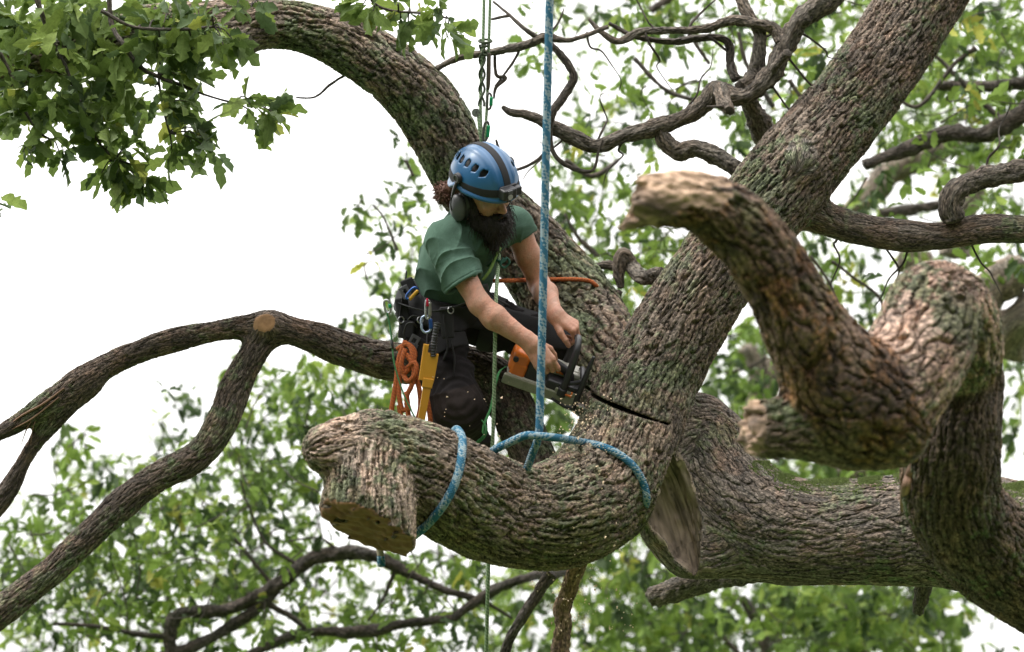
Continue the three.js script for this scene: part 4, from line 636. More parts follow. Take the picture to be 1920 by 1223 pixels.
// clothes
const fold = (x, y, z, s) => { const a = fbm(x * 7 + s, y * 7, z * 7, 2), b = Math.sin((x * 26 + y * 34 + z * 12) + a * 13); return 0.5 + 0.5 * b; };
const SHIRT = { torso: [cap(J(838, 556, -0.12), J(858, 500, -0.03), 0.142, 0.14), cap(J(858, 500, -0.03), J(880, 448, 0.06), 0.14, 0.122)], sh: [cap(J(838, 446, 0.17), J(965, 422, -0.02), 0.066, 0.064)], slR: cap(K.shR, J(878, 545, 0.25), 0.07, 0.083), slL: cap(K.shL, J(986, 462, -0.06), 0.066, 0.067) };
const hemR = { c: J(857, 540, 0.24), n: V(0.5, -0.84, 0.12).normalize() }, hemL = { c: J(979, 444, -0.05), n: V(0.42, -0.88, -0.1).normalize() }, hemT = { c: J(800, 560, -0.05), n: V(-0.1, -0.97, -0.2).normalize() };
const torsoD = (p) => { let d = smin(dSeg(p, SHIRT.torso[0]), dSeg(p, SHIRT.torso[1]), 0.04); return smin(d, dSeg(p, SHIRT.sh[0]), 0.07); };
{
  const shirtD = (p) => {
    let d = smax(torsoD(p), dPlane(p, hemT.c, hemT.n), 0.012);
    let r = smax(dSeg(p, SHIRT.slR), dPlane(p, hemR.c, hemR.n), 0.006), l = smax(dSeg(p, SHIRT.slL), dPlane(p, hemL.c, hemL.n), 0.006);
    r = smax(r, -(Math.max(dSeg(p, SHIRT.slR) + 0.011, -dPlane(p, hemR.c, hemR.n) - 0.05)), 0.003); l = smax(l, -(Math.max(dSeg(p, SHIRT.slL) + 0.011, -dPlane(p, hemL.c, hemL.n) - 0.04)), 0.003);
    d = smin(d, r, 0.035); d = smin(d, l, 0.03);
    return Math.max(d, -(dSeg(p, cap(H(-0.02, -0.09, 0), K.neck, 0.072, 0.07))));
  };
  const [lo, hi] = boxOf([...SHIRT.torso, ...SHIRT.sh, SHIRT.slR, SHIRT.slL], 0.03);
  const g = meshOf(shirtD, lo, hi, 0.0038, (x, y, z) => {
    const q = V(x, y, z), a = sstep(0.16, 0.0, Math.abs(q.distanceTo(J(838, 470, 0.2)))), w = fbm(x * 5 + 1, y * 5, z * 5, 2);
    const pull = Math.sin(x * 95 + y * 26 + 9 * w), sag = Math.sin(x * 24 - y * 46 + z * 20 + 9 * w), vert = Math.sin(x * 62 - y * 8 + 10 * w);
    const s = sstep(0.14, 0.02, q.distanceTo(lerp3(J(838, 470, 0.2), J(880, 540, 0.25), 0.4)));
    const hem = Math.abs(dPlane([x, y, z], hemR.c, hemR.n) + 0.012) < 0.0022 && q.distanceTo(hemR.c) < 0.13 ? -0.0022 : 0;
    const rg = (v) => 1 - Math.sqrt(Math.abs(v)), w2 = fbm(x * 11 + 5, y * 11, z * 11, 2);          // sharp ridges between soft hollows
    const c1 = rg(Math.sin(x * 16 - y * 30 + z * 14 + 10 * w)), c2 = rg(Math.sin(x * 34 + y * 12 + 9 * w + 4 * w2)), c3 = rg(Math.sin(x * 52 + y * 14 + 7 * w)), c4 = rg(Math.sin(y * 38 + x * 22 - z * 20 + 12 * w2));
    return Math.max(-0.003, hem + 0.013 * c1 * sstep(0.4, 0.65, w) + 0.009 * c2 * sstep(0.45, 0.7, w2) + 0.011 * c3 * a * (1 - s * 0.6) + 0.008 * c4 * s * w2 + 0.002 * (noise(x * 40, y * 30, z * 40) - 0.5) - 0.001);
  });
  part('t_shirt', g, shirtM, man);
  const legs = [cap(K.hipR, K.kneeR, 0.108, 0.09), cap(K.kneeR, K.ankR, 0.098, 0.062)], legL = [cap(K.hipL, K.kneeL, 0.112, 0.082), cap(K.kneeL, K.ankL, 0.082, 0.06)], hips = [cap(J(808, 578, -0.12), J(842, 570, -0.2), 0.128, 0.118), cap(J(835, 545, -0.12), J(840, 575, -0.16), 0.12, 0.125)];
  const trD = (p) => { let d = smin(dSeg(p, hips[0]), dSeg(p, hips[1]), 0.03); let r = smin(dSeg(p, legs[0]), dSeg(p, legs[1]), 0.045), l = smin(dSeg(p, legL[0]), dSeg(p, legL[1]), 0.04); return smin(smin(d, r, 0.05), l, 0.04); };
  const [a, b] = boxOf([...legs, ...legL, ...hips], 0.03);
  const kn = K.kneeR;
  const tg = meshOf(trD, a, b, 0.0055, (x, y, z) => {
    const q = V(x, y, z), dk = q.distanceTo(kn), w = fbm(x * 6, y * 6 + 2, z * 6, 2), ring = Math.sin((q.distanceTo(J(856, 742, 0.2))) * 190 + w * 9), near = sstep(0.2, 0.05, dk);
    const f = Math.sin(x * 20 - y * 44 + z * 18 + 11 * w); const cr = 1 - Math.sqrt(Math.abs(Math.sin(x * 30 + y * 22 + 12 * w))), cv = 1 - Math.sqrt(Math.abs(Math.sin(x * 44 - y * 10 + 9 * w))); return 0.0045 * ring * near * (0.3 + w) + 0.009 * f * Math.abs(f) * (1 - near) + 0.011 * cr * sstep(0.4, 0.7, w) + 0.008 * cv * (1 - w) + 0.004 * (noise(x * 36, y * 36, z * 36) - 0.5);
  });
  // the knee panel is of a browner cloth
  const pos = tg.attributes.position, I = tg.index.array, main = [], knee = [];
  for (let i = 0; i < I.length; i += 3) { const y = (pos.getY(I[i]) + pos.getY(I[i + 1]) + pos.getY(I[i + 2])) / 3, x = pos.getX(I[i]); (y < J(0, 722, 0.05).y + 0.25 * (x - J(880, 0, 0).x) && x < J(960, 0, 0).x ? knee : main).push(I[i], I[i + 1], I[i + 2]); }
  const g2 = tg.clone(); g2.setIndex(knee); tg.setIndex(main);
  const tr = part('trousers', tg, blackCloth, man); part('knee_panel', g2, kneeCloth, tr);
  // boots
  for (const [an, to] of [[K.ankR, K.toeR], [K.ankL, J(1105, 760, -0.42)]]) {
    const s = [cap(an.clone().addScaledVector(DOWN, -0.06), an, 0.058, 0.052), cap(an, to, 0.052, 0.043)], [c, d] = boxOf(s, 0.02);
    const bt = part('boot', meshOf((p) => limbSD(p, s, 0.03), c, d, 0.006, (x, y, z) => 0.002 * Math.sin(y * 300)), std({ color: Lc(0.025, 0.02, 0.018), roughness: 0.7 }), man);
    part('sole', sweep([[an.clone().addScaledVector(DOWN, 0.042), 0.036], [to.clone().addScaledVector(DOWN, 0.036), 0.034]], { seg: 12, step: 0.02 }), blackPlastic, bt);
  }
  // harness: hip belt, leg loops, straps and buckles
  const beltAx = V(0.22, 0.95, 0.2).normalize(), bc = J(808, 572, -0.1);
  const beltD = (p) => Math.max(Math.min(torsoD(p) - 0.012, trD(p) - 0.017), Math.abs(dPlane(p, bc, beltAx)) - 0.048);
  const hr = part('harness', meshOf(beltD, a, b, 0.006, (x, y, z) => 0.003 * (noise(x * 30, y * 30, z * 30) - 0.5)), webbing, man);
  const band = (c, n, w, seg, t) => { const f = (p) => Math.max(dSeg(p, seg) - t, Math.abs(dPlane(p, c, n)) - w); return meshOf(f, [c.x - 0.2, c.y - 0.2, c.z - 0.2], [c.x + 0.2, c.y + 0.2, c.z + 0.2], 0.006); };
  part('leg_loop', band(J(826, 660, -0.03), V(0.42, -0.88, 0.2).normalize(), 0.03, legs[0], 0.014), webbing, hr);
  part('leg_loop', band(J(925, 604, -0.2), V(0.9, -0.3, 0.1).normalize(), 0.03, legL[0], 0.014), webbing, hr);
  const strap = (pts, w = 0.022, nme = 'strap', m = webbing, par = hr) => part(nme, sweep(pts.map(([x, y, z]) => [J(x, y, z), w]), { step: 0.02, seg: 8, flat: 0.16 }), m, par);
  strap([[762, 512, 0.02], [757, 545, 0.05], [750, 600, 0.05], [762, 640, 0.06]]); strap([[832, 590, 0.13], [835, 620, 0.13], [840, 650, 0.12], [832, 672, 0.11]], 0.028);
  strap([[905, 530, 0.02], [915, 500, 0.06], [925, 470, 0.08]]); strap([[915, 545, 0.06], [930, 560, 0.06], [950, 570, 0.02]], 0.02);
  for (const [x, y, z, w, h, t, rz] of [[768, 540, 0.05, 0.05, 0.075, 0.03, 0.4], [755, 580, 0.04, 0.05, 0.09, 0.035, 0.15], [762, 618, 0.05, 0.06, 0.07, 0.035, -0.1], [783, 655, 0.06, 0.055, 0.09, 0.03, -0.35], [838, 605, 0.13, 0.05, 0.12, 0.03, 0.08]]) { const g = new RoundedBoxGeometry(w, h, t, 3, 0.008); g.rotateZ(rz); g.translate(...A3(J(x, y, z))); part('pouch', g, webbing, hr); }
  for (const [x, y, z, rz] of [[776, 640, 0.09, -0.5], [760, 548, 0.08, 0.5], [772, 655, 0.09, -0.4], [908, 545, 0.07, 0.2]]) { const s = new THREE.Shape(); s.moveTo(-0.016, -0.022); s.lineTo(0.016, -0.022); s.lineTo(0.016, 0.022); s.lineTo(-0.016, 0.022); const h = new THREE.Path(); h.moveTo(-0.009, -0.014); h.lineTo(0.009, -0.014); h.lineTo(0.009, 0.014); h.lineTo(-0.009, 0.014); s.holes.push(h); const g = new THREE.ExtrudeGeometry(s, { depth: 0.004, bevelSize: 0.002, bevelThickness: 0.002, bevelSegments: 2 }); g.rotateZ(rz); g.translate(...A3(J(x, y, z))); part('buckle', g, greyPlastic, hr); }
  strap([[778, 528, 0.07], [790, 556, 0.1], [800, 590, 0.11], [806, 625, 0.11]], 0.014, 'strap', std({ map: fabricTex, color: Lc(0.06, 0.06, 0.065), roughness: 0.8 })); strap([[752, 570, 0.05], [775, 578, 0.11], [805, 584, 0.13], [840, 580, 0.14], [880, 566, 0.12]], 0.017, 'strap', std({ map: fabricTex, color: Lc(0.045, 0.045, 0.05), roughness: 0.8 })); strap([[845, 640, 0.12], [852, 670, 0.12], [850, 705, 0.11]], 0.02); strap([[890, 540, 0.08], [900, 565, 0.1], [905, 590, 0.08]], 0.014);
  for (const [x, y, z] of [[788, 600, 0.12], [845, 582, 0.15], [752, 600, 0.07]]) { const g = new THREE.TorusGeometry(0.012, 0.0025, 8, 20); g.rotateY(0.5); g.translate(...A3(J(x, y, z))); part('ring', g, steel, hr); }
  for (const [pts] of [[[[765, 600, 0.09], [775, 592, 0.11], [790, 600, 0.11], [788, 615, 0.1]]], [[[757, 625, 0.09], [763, 608, 0.11], [775, 606, 0.12], [782, 614, 0.1]]]]) part('gear_loop', sweep(pts.map(([x, y, z]) => [J(x, y, z), 0.0035]), { step: 0.006, seg: 6 }), blackPlastic, hr);
}
// helmet
{
  const helmetM = phys({ color: Lc(0.016, 0.105, 0.25), roughness: 0.42, clearcoat: 0.5, clearcoatRoughness: 0.3 });
  const C0 = H(-0.004, 0.03, 0);
  const loc = (p) => { const x = p[0] - C0.x, y = p[1] - C0.y, z = p[2] - C0.z; return [x * fwd.x + y * fwd.y + z * fwd.z, x * upH.x + y * upH.y + z * upH.z, x * rgt.x + y * rgt.y + z * rgt.z]; };
  const vents = []; for (const s of [-1, 1]) for (let i = 0; i < 6; i++) { const a = -0.95 + i * 0.32; vents.push([Math.sin(a) * 0.125 + 0.005, 0.072 + 0.024 * Math.cos(a * 1.25) - (i > 3 ? 0.004 * (i - 3) : 0), s * 0.106 * Math.cos(a * 0.62), i]); }
  const domeR = (q, off) => { const z = Math.abs(q[2]), f = q[0]; const e = dEll(q, V(0, 0, 0), [V(1, 0, 0), V(0, 1, 0), V(0, 0, 1)], [0.146 + off, 0.142 + off, 0.121 + off]); return e; };
  const rimY = (q) => -0.005 - 0.03 * sstep(0.02, -0.12, q[0]) + (q[0] > 0 ? -0.022 * (q[0] / 0.15) ** 2 : 0) + 0.012 * sstep(0.05, 0.0, Math.abs(q[0] + 0.02));
  const D = (p) => {
    const q = loc(p); let d = domeR(q, 0);
    d = smin(d, Math.hypot(Math.max(0, Math.abs(domeR(q, 0.0)) - 0.001), q[1] - rimY(q) - 0.004) - 0.007, 0.01);
    const ridge = Math.abs(Math.abs(q[2]) - 0.042 - 0.1 * Math.max(0, 0.1 - q[1]) * 0.3); if (q[1] > 0.03) d -= 0.0028 * sstep(0.012, 0.0, ridge - 0.004) * sstep(0.03, 0.06, q[1]);
    d = Math.max(d, -domeR(q, -0.006), rimY(q) - q[1] - 0.006);
    for (const v of vents) { const e = Math.max(Math.abs(q[0] - v[0]) * 0.92 + 0.25 * Math.abs(q[1] - v[1]) - 0.0105, Math.abs(q[1] - v[1]) - 0.0115 + 0.2 * (q[0] - v[0]), Math.abs(q[2] - v[2]) - 0.045); d = smax(d, -e, 0.003); }
    return d;
  };
  const hm = part('helmet', meshOf(D, A3(C0).map((x) => x - 0.19), A3(C0).map((x) => x + 0.19), 0.003), helmetM, man);
  const onDome = (a, b, k = 1) => { const c = Math.cos(b); return H(-0.004 + 0.146 * k * c * Math.cos(a), 0.03 + 0.142 * k * Math.sin(b), 0.121 * k * c * Math.sin(a)); }; // a round from front, b up
  { const g = new THREE.SphereGeometry(1, 32, 20); g.applyMatrix4(new THREE.Matrix4().makeBasis(fwd.clone().multiplyScalar(0.126), upH.clone().multiplyScalar(0.122), rgt.clone().multiplyScalar(0.1)).setPosition(H(-0.004, 0.03, 0))); const p = g.attributes.position, I = g.index.array, keep = []; for (let i = 0; i < I.length; i += 3) { if (loc([p.getX(I[i]), p.getY(I[i]), p.getZ(I[i])])[1] > -0.005) keep.push(I[i], I[i + 1], I[i + 2]); } g.setIndex(keep); part('liner', g, blackPlastic, hm); }
  const ribbon = (line, w, k = 1.014) => { const F = line, pos = [], idx = [], uv = []; F.forEach(([a, b, da, db], i) => { for (const s of [-1, -0.85, 0.85, 1]) { const q = onDome(a + da * w * s, b + db * w * s, Math.abs(s) === 1 ? 0.99 : k); pos.push(q.x, q.y, q.z); uv.push(s, i); } }); for (let i = 0; i < F.length - 1; i++) for (let j = 0; j < 3; j++) { const a = i * 4 + j; idx.push(a, a + 1, a + 4, a + 1, a + 5, a + 4); } const g = new THREE.BufferGeometry(); g.setAttribute('position', new THREE.Float32BufferAttribute(pos, 3)); g.setAttribute('uv', new THREE.Float32BufferAttribute(uv, 2)); g.setIndex(idx); g.computeVertexNormals(); return g; };
  const side = []; for (let i = 0; i <= 60; i++) { const a = i / 60 * 2 * Math.PI; side.push([a, 0.13 - 0.05 * Math.cos(a), 0, 1]); }
  part('headlamp_strap', ribbon(side, 0.115), webbing, hm);
  { const pos = [], idx = []; for (let i = 0; i <= 30; i++) { const b = 0.15 + i / 30 * (Math.PI - 0.4); for (const s of [-1, -0.85, 0.85, 1]) { const w = 0.0155 * s, k = Math.abs(s) === 1 ? 0.992 : 1.016, q = H(-0.004 + 0.146 * k * Math.cos(b), 0.03 + 0.142 * k * Math.sin(b), 0).addScaledVector(rgt, w); pos.push(q.x, q.y, q.z); } } for (let i = 0; i < 30; i++) for (let j = 0; j < 3; j++) { const a = i * 4 + j; idx.push(a, a + 4, a + 1, a + 1, a + 4, a + 5); } const g = new THREE.BufferGeometry(); g.setAttribute('position', new THREE.Float32BufferAttribute(pos, 3)); g.setAttribute('uv', new THREE.Float32BufferAttribute(new Float32Array(pos.length / 3 * 2), 2)); g.setIndex(idx); g.computeVertexNormals(); part('headlamp_strap', g, webbing, hm); }
  const inHead = (g, f, u, r, ry = 0, rz = 0) => { g.rotateZ(rz); g.rotateY(ry); g.applyMatrix4(new THREE.Matrix4().makeBasis(fwd, upH, rgt).setPosition(H(f, u, r))); return g; };
  const lamp = part('headlamp', mergeGeometries([inHead(new RoundedBoxGeometry(0.04, 0.043, 0.062, 3, 0.008), 0.153, 0.046, 0.012), inHead(new RoundedBoxGeometry(0.024, 0.034, 0.03, 3, 0.006), 0.152, 0.046, -0.034), inHead(new RoundedBoxGeometry(0.012, 0.05, 0.075, 3, 0.005), 0.138, 0.045, 0.0)].map((g) => { g.deleteAttribute("uv"); return g.index ? g.toNonIndexed() : g; })), blackPlastic, hm);
  { const g = new THREE.CylinderGeometry(0.011, 0.011, 0.004, 20); g.rotateZ(Math.PI / 2); part('lens', inHead(g, 0.1745, 0.04, 0.016), phys({ color: Lc(0.35, 0.35, 0.34), roughness: 0.15, clearcoat: 1 }), lamp); }
  { const g = new RoundedBoxGeometry(0.005, 0.016, 0.022, 2, 0.002); part('lens', inHead(g, 0.173, 0.058, 0.016), greyPlastic, lamp); }
  { const g = new RoundedBoxGeometry(0.016, 0.012, 0.02, 2, 0.003); part('peak_clip', inHead(g, 0.142, 0.008, 0), blackPlastic, hm); }
  // crown sleeve and ear defenders
  for (const s of [1, -1]) {
    const pv = H(-0.008, 0.07, s * 0.118), cup = H(-0.012, -0.058, s * 0.112);
    const e = part('ear_defender', meshOf((p) => { const q = dEll(p, cup, [fwd, upH.clone().addScaledVector(fwd, 0.15).normalize(), rgt], [0.037, 0.052, 0.028]); return smax(q, -(dPlane(p, cup, rgt.clone().multiplyScalar(s)) + 0.022), 0.006); }, A3(cup).map((x) => x - 0.07), A3(cup).map((x) => x + 0.07), 0.004), greyPlastic, hm);
    part('cushion', meshOf((p) => smax(dEll(p, cup.clone().addScaledVector(rgt, -s * 0.026), HAX, [0.042, 0.057, 0.02]), 0 * p[0] - 1, 0.001), A3(cup).map((x) => x - 0.08), A3(cup).map((x) => x + 0.08), 0.005), blackPlastic, e);
    part('arm', mergeGeometries([sweep([[pv, 0.013], [H(-0.012, 0.03, s * 0.132), 0.014], [H(-0.012, -0.005, s * 0.143), 0.008]], { step: 0.008, seg: 10, flat: 0.5 }), sweep([[H(-0.012, 0.0, s * 0.143), 0.0035], [H(-0.006, -0.03, s * 0.152), 0.003], [H(-0.012, -0.06, s * 0.142), 0.003]], { step: 0.006, seg: 6 })]), blackPlastic, e);
    { const g = new THREE.CylinderGeometry(0.019, 0.021, 0.014, 24); g.rotateX(Math.PI / 2); part('pivot', inHead(g, -0.008, 0.07, s * 0.124), blackPlastic, e); const t = new THREE.TorusGeometry(0.0135, 0.002, 6, 24); part('pivot_ring', inHead(t, -0.008, 0.07, s * 0.132), greyPlastic, e); }
  }
  part('chin_strap', sweep([[H(0.01, 0.01, 0.085), 0.009], [H(0.03, -0.05, 0.075), 0.009], [H(0.03, -0.11, 0.055), 0.009], [H(0.03, -0.14, 0.01), 0.009]], { step: 0.01, seg: 8, flat: 0.3 }), webbing, hm);
  // safety glasses
  const glassM = phys({ color: Lc(0.9, 0.93, 0.93), roughness: 0.05, transmission: 1, thickness: 0, ior: 1.45 });
  const pos = [], idx = [], n = 22; for (let i = 0; i <= n; i++) for (let j = 0; j <= 4; j++) { const a = -1.05 + 2.1 * i / n, y = 0.006 - j / 4 * 0.04 * (0.62 + 0.38 * Math.abs(Math.sin(a * 1.5))) , q = H(0.02 + 0.095 * Math.cos(a * 0.95), y, 0.083 * Math.sin(a)); pos.push(q.x, q.y, q.z); }
  for (let i = 0; i < n; i++) for (let j = 0; j < 4; j++) { const a = i * 5 + j; idx.push(a, a + 5, a + 1, a + 1, a + 5, a + 6); }
  const g = new THREE.BufferGeometry(); g.setAttribute('position', new THREE.Float32BufferAttribute(pos, 3)); g.setIndex(idx); g.computeVertexNormals();
  const gl = part('glasses', g, glassM, man); for (const s of [-1, 1]) part('temple', sweep([[H(0.07, 0.002, s * 0.076), 0.003], [H(0.0, 0.0, s * 0.082), 0.003]], { seg: 6 }), greyPlastic, gl);
}
// ---------------------------------------------------------------- chainsaw
{
  const orange = phys({ color: Lc(0.72, 0.17, 0.02), roughness: 0.35, clearcoat: 0.3 }), cream = std({ map: fabricTex, color: Lc(0.62, 0.6, 0.53), roughness: 0.55 }), side = std({ map: fabricTex, color: Lc(0.3, 0.3, 0.22), roughness: 0.6 });
  const X = V(0.93, -0.335, -0.1).normalize(), Y = V(0.33, 0.86, 0.4), Z = X.clone().cross(Y).normalize(); Y.copy(Z.clone().cross(X)).normalize();
  const O = J(946, 690, 0.14), B = new THREE.Matrix4().makeBasis(X, Y, Z).setPosition(O);
  const saw = thing('chainsaw', O, 'orange and cream battery chainsaw in the climber\'s hands, its bar sunk into the limb', 'chainsaw');
  const put = (g) => { g.applyMatrix4(B); return g; }, box = (w, h, d, x, y, z, r = 0.008, rz = 0) => { const g = new RoundedBoxGeometry(w, h, d, 4, r); g.rotateZ(rz); g.translate(x, y, z); return put(g); }, merged = (...l) => mergeGeometries(l.map((g) => { g = g.index ? g.toNonIndexed() : g; g.deleteAttribute('uv'); const n = g.attributes.position.count; g.setAttribute('uv', new THREE.BufferAttribute(new Float32Array(n * 2).map((_, i) => g.attributes.position.array[(i >> 1) * 3 + (i & 1)] * 4), 2)); return g; }));
  const T = (pts, o) => put(sweep(pts.map(([x, y, z, r]) => [V(x, y, z), r]), { step: 0.008, seg: 12, ...o }));
  part('body', merged(box(0.27, 0.036, 0.115, 0.15, -0.006, 0.0), box(0.18, 0.06, 0.06, 0.2, 0.025, -0.04), box(0.18, 0.022, 0.085, 0.215, 0.062, -0.045, 0.007), box(0.16, 0.006, 0.05, 0.215, 0.074, -0.045, 0.003)), cream, saw);
  part('side_cover', merged(box(0.3, 0.04, 0.02, 0.15, -0.012, 0.057, 0.006), box(0.1, 0.05, 0.02, 0.25, 0.0, 0.055, 0.006)), side, saw);
  const rear = part('battery_housing', merged(box(0.075, 0.1, 0.1, 0.042, 0.058, 0.0, 0.026), box(0.06, 0.06, 0.104, 0.046, 0.03, 0.0, 0.012)), orange, saw);
  { const g = new THREE.CylinderGeometry(0.0105, 0.0115, 0.01, 20); g.rotateX(Math.PI / 2); g.translate(0.022, 0.072, 0.05); part('button', put(g), blackPlastic, rear); }
  part('motor_housing', merged(box(0.06, 0.085, 0.098, 0.104, 0.045, 0.0, 0.012), box(0.13, 0.045, 0.09, 0.225, 0.02, 0.012, 0.01)), blackPlastic, saw);
  part('rear_handle', merged(T([[0.07, 0.09, 0, 0.017], [0.11, 0.1, 0.0, 0.0165], [0.18, 0.088, 0.0, 0.016], [0.235, 0.066, 0.0, 0.017], [0.25, 0.03, 0.0, 0.016]])), blackPlastic, saw);
  part('trigger', merged(box(0.03, 0.012, 0.012, 0.2, 0.06, 0.0, 0.004)), orange, saw);
  part('brake_switch', merged(box(0.026, 0.007, 0.012, 0.252, 0.012, 0.066, 0.003), box(0.007, 0.022, 0.012, 0.264, 0.018, 0.066, 0.003)), orange, saw);
  part('front_handle', merged(T([[0.228, 0.015, 0.058, 0.0165], [0.228, 0.06, 0.062, 0.0145], [0.224, 0.14, 0.06, 0.0138], [0.22, 0.19, 0.045, 0.0135], [0.217, 0.21, 0.015, 0.0135], [0.216, 0.206, -0.03, 0.0135], [0.216, 0.17, -0.07, 0.0135], [0.218, 0.08, -0.09, 0.0135], [0.22, 0.02, -0.08, 0.0135]]), T([[0.228, 0.0, 0.057, 0.02], [0.228, 0.03, 0.06, 0.0185]])), blackPlastic, saw);
  part('hand_guard', merged(T([[0.292, -0.035, 0.062, 0.013], [0.29, 0.02, 0.064, 0.0155], [0.288, 0.08, 0.066, 0.0145], [0.287, 0.14, 0.062, 0.0125], [0.288, 0.192, 0.056, 0.008]], { flat: 0.75 }), T([[0.289, 0.08, 0.062, 0.012], [0.282, 0.09, 0.02, 0.011], [0.28, 0.09, -0.04, 0.011], [0.28, 0.05, -0.08, 0.01]], { flat: 0.7 }), T([[0.232, 0.05, 0.058, 0.009], [0.26, 0.066, 0.06, 0.008], [0.289, 0.088, 0.062, 0.01]]), T([[0.292, -0.033, 0.06, 0.012], [0.255, -0.035, 0.066, 0.008], [0.2, -0.022, 0.066, 0.006]])), blackPlastic, saw);
  const s = new THREE.Shape(); s.moveTo(0.3, -0.03); s.lineTo(0.66, -0.026); s.absarc(0.66, 0.0, 0.026, -Math.PI / 2, Math.PI / 2); s.lineTo(0.3, 0.03); const bar = new THREE.ExtrudeGeometry(s, { depth: 0.0045, bevelEnabled: false }); bar.rotateX(Math.PI / 2 - 0.25); bar.translate(0, -0.012, 0.056);
  const gb = part('guide_bar', put(bar), std({ color: Lc(0.24, 0.21, 0.18), metalness: 0.5, roughness: 0.55 }), saw); const teeth = []; for (let i = 0; i < 44; i++) { const t = new THREE.BoxGeometry(0.009, 0.006, 0.006); t.translate(0.31 + (i % 22) * 0.016, 0, (i < 22 ? 0.032 : -0.032)); t.rotateX(-0.25); t.translate(0, -0.0145, 0.056); teeth.push(t); }
  const ch = part('saw_chain', put(mergeGeometries(teeth)), steel, gb); ch.userData.kind = 'stuff';
}
// ---------------------------------------------------------------- ropes
const ropeTex = (a, b, bands) => dataTex(64, 512, (u, v, i, j) => { const x = Math.floor(u * 8 + v * 44), y = Math.floor(v * 44 - u * 8), s = (x & 1) ^ (y & 2 ? 1 : 0); let c = s ? a : b; const band = ((v * 4 + u * 0.9) % 1), sp = hash3(x, y, 4); if (bands && band < 0.36 && sp > 0.25) c = a; if (bands && band > 0.36 && s && sp > 0.7) c = b; const k = 0.86 + 0.28 * hash3(i, j, 1); return c.map((q) => toS(q * k)); }, true);
const ropeBump = dataTex(64, 512, (u, v) => { const fx = (u * 8 + v * 44) % 1 - 0.5, fy = ((v * 44 - u * 8) % 1 + 1) % 1 - 0.5, h = Math.max(0, 1 - (fx * fx + fy * fy) * 3); return [h, h, h]; });
const blueRope = std({ map: ropeTex([0.02, 0.125, 0.215], [0.24, 0.32, 0.36], true), bumpMap: ropeBump, bumpScale: 0.003, roughness: 0.85 });
const greenRope = std({ map: ropeTex([0.12, 0.22, 0.1], [0.38, 0.46, 0.3], false), bumpMap: ropeBump, bumpScale: 0.002, roughness: 0.9 });
const oliveCord = std({ map: ropeTex([0.05, 0.065, 0.04], [0.1, 0.12, 0.075], false), bumpMap: ropeBump, bumpScale: 0.002, roughness: 0.9 });
const orangeRope = std({ map: ropeTex([0.5, 0.13, 0.03], [0.34, 0.085, 0.025], false), bumpMap: ropeBump, bumpScale: 0.002, roughness: 0.9 });
const greenWeb = std({ map: ropeTex([0.035, 0.17, 0.05], [0.06, 0.24, 0.085], false), bumpMap: ropeBump, bumpScale: 0.0015, roughness: 0.9 });
const rope = (name, pts, r, mat, parent, o = {}) => part(name, sweep(pts.map(([x, y, d]) => [P(x, y, d), r]), { step: 0.015, seg: 14, nu: 1, vk: 1 / 0.42, bump: (f, a) => 0.0006 * Math.sin(a * 6 + f.s * 260), ...o }), mat, parent);
const onWood = (pts, r, k = 0) => pts.map(([x, y, d]) => { if (d) return [x, y, d]; const s = surfaceDepth(x, y); return [x, y, (s ?? 8.9) - r * 0.7 + k]; });
{
  const r = 0.0145, t = thing('rigging_rope', P(1012, 818, 8.6), 'thick blue and white braided rope hanging from above and hitched round the cut limb', 'rope');
  rope('standing_rope', [[1031, -40, 8.62], [1029, 60, 8.62], [1024, 280, 8.62], [1018, 560, 8.62], [1013, 740, 8.62], [1010, 815, 8.62], [998, 852, 8.66], [988, 880, 8.7], [980, 905, 8.82]], r, blueRope, t);
  rope('choker', onWood([[905, 862, 8.78], [925, 845, 8.66], [955, 830, 8.62], [985, 817, 8.6], [1012, 818, 8.585], [1050, 822, 8.62], [1090, 829], [1130, 838], [1165, 855], [1192, 880], [1208, 912], [1212, 940], [1203, 965, 8.98], [1190, 985, 9.08]], r), r, blueRope, t);
  rope('half_hitch', onWood([[850, 812, 8.82], [857, 806, 8.66], [866, 822], [866, 850], [860, 885], [846, 922], [826, 955], [800, 985], [776, 1005, 8.58], [760, 1015, 8.72]], r, -0.002), r * 1.08, blueRope, t);
  rope('rope_tail', [[704, 985, 8.6], [710, 1020, 8.62], [714, 1044, 8.62]], 0.0125, std({ map: fabricTex, color: Lc(0.42, 0.36, 0.28), roughness: 0.9 }), t); rope('rope_end', [[714, 1043, 8.62], [715, 1062, 8.62]], 0.0145, blueRope, t);
}
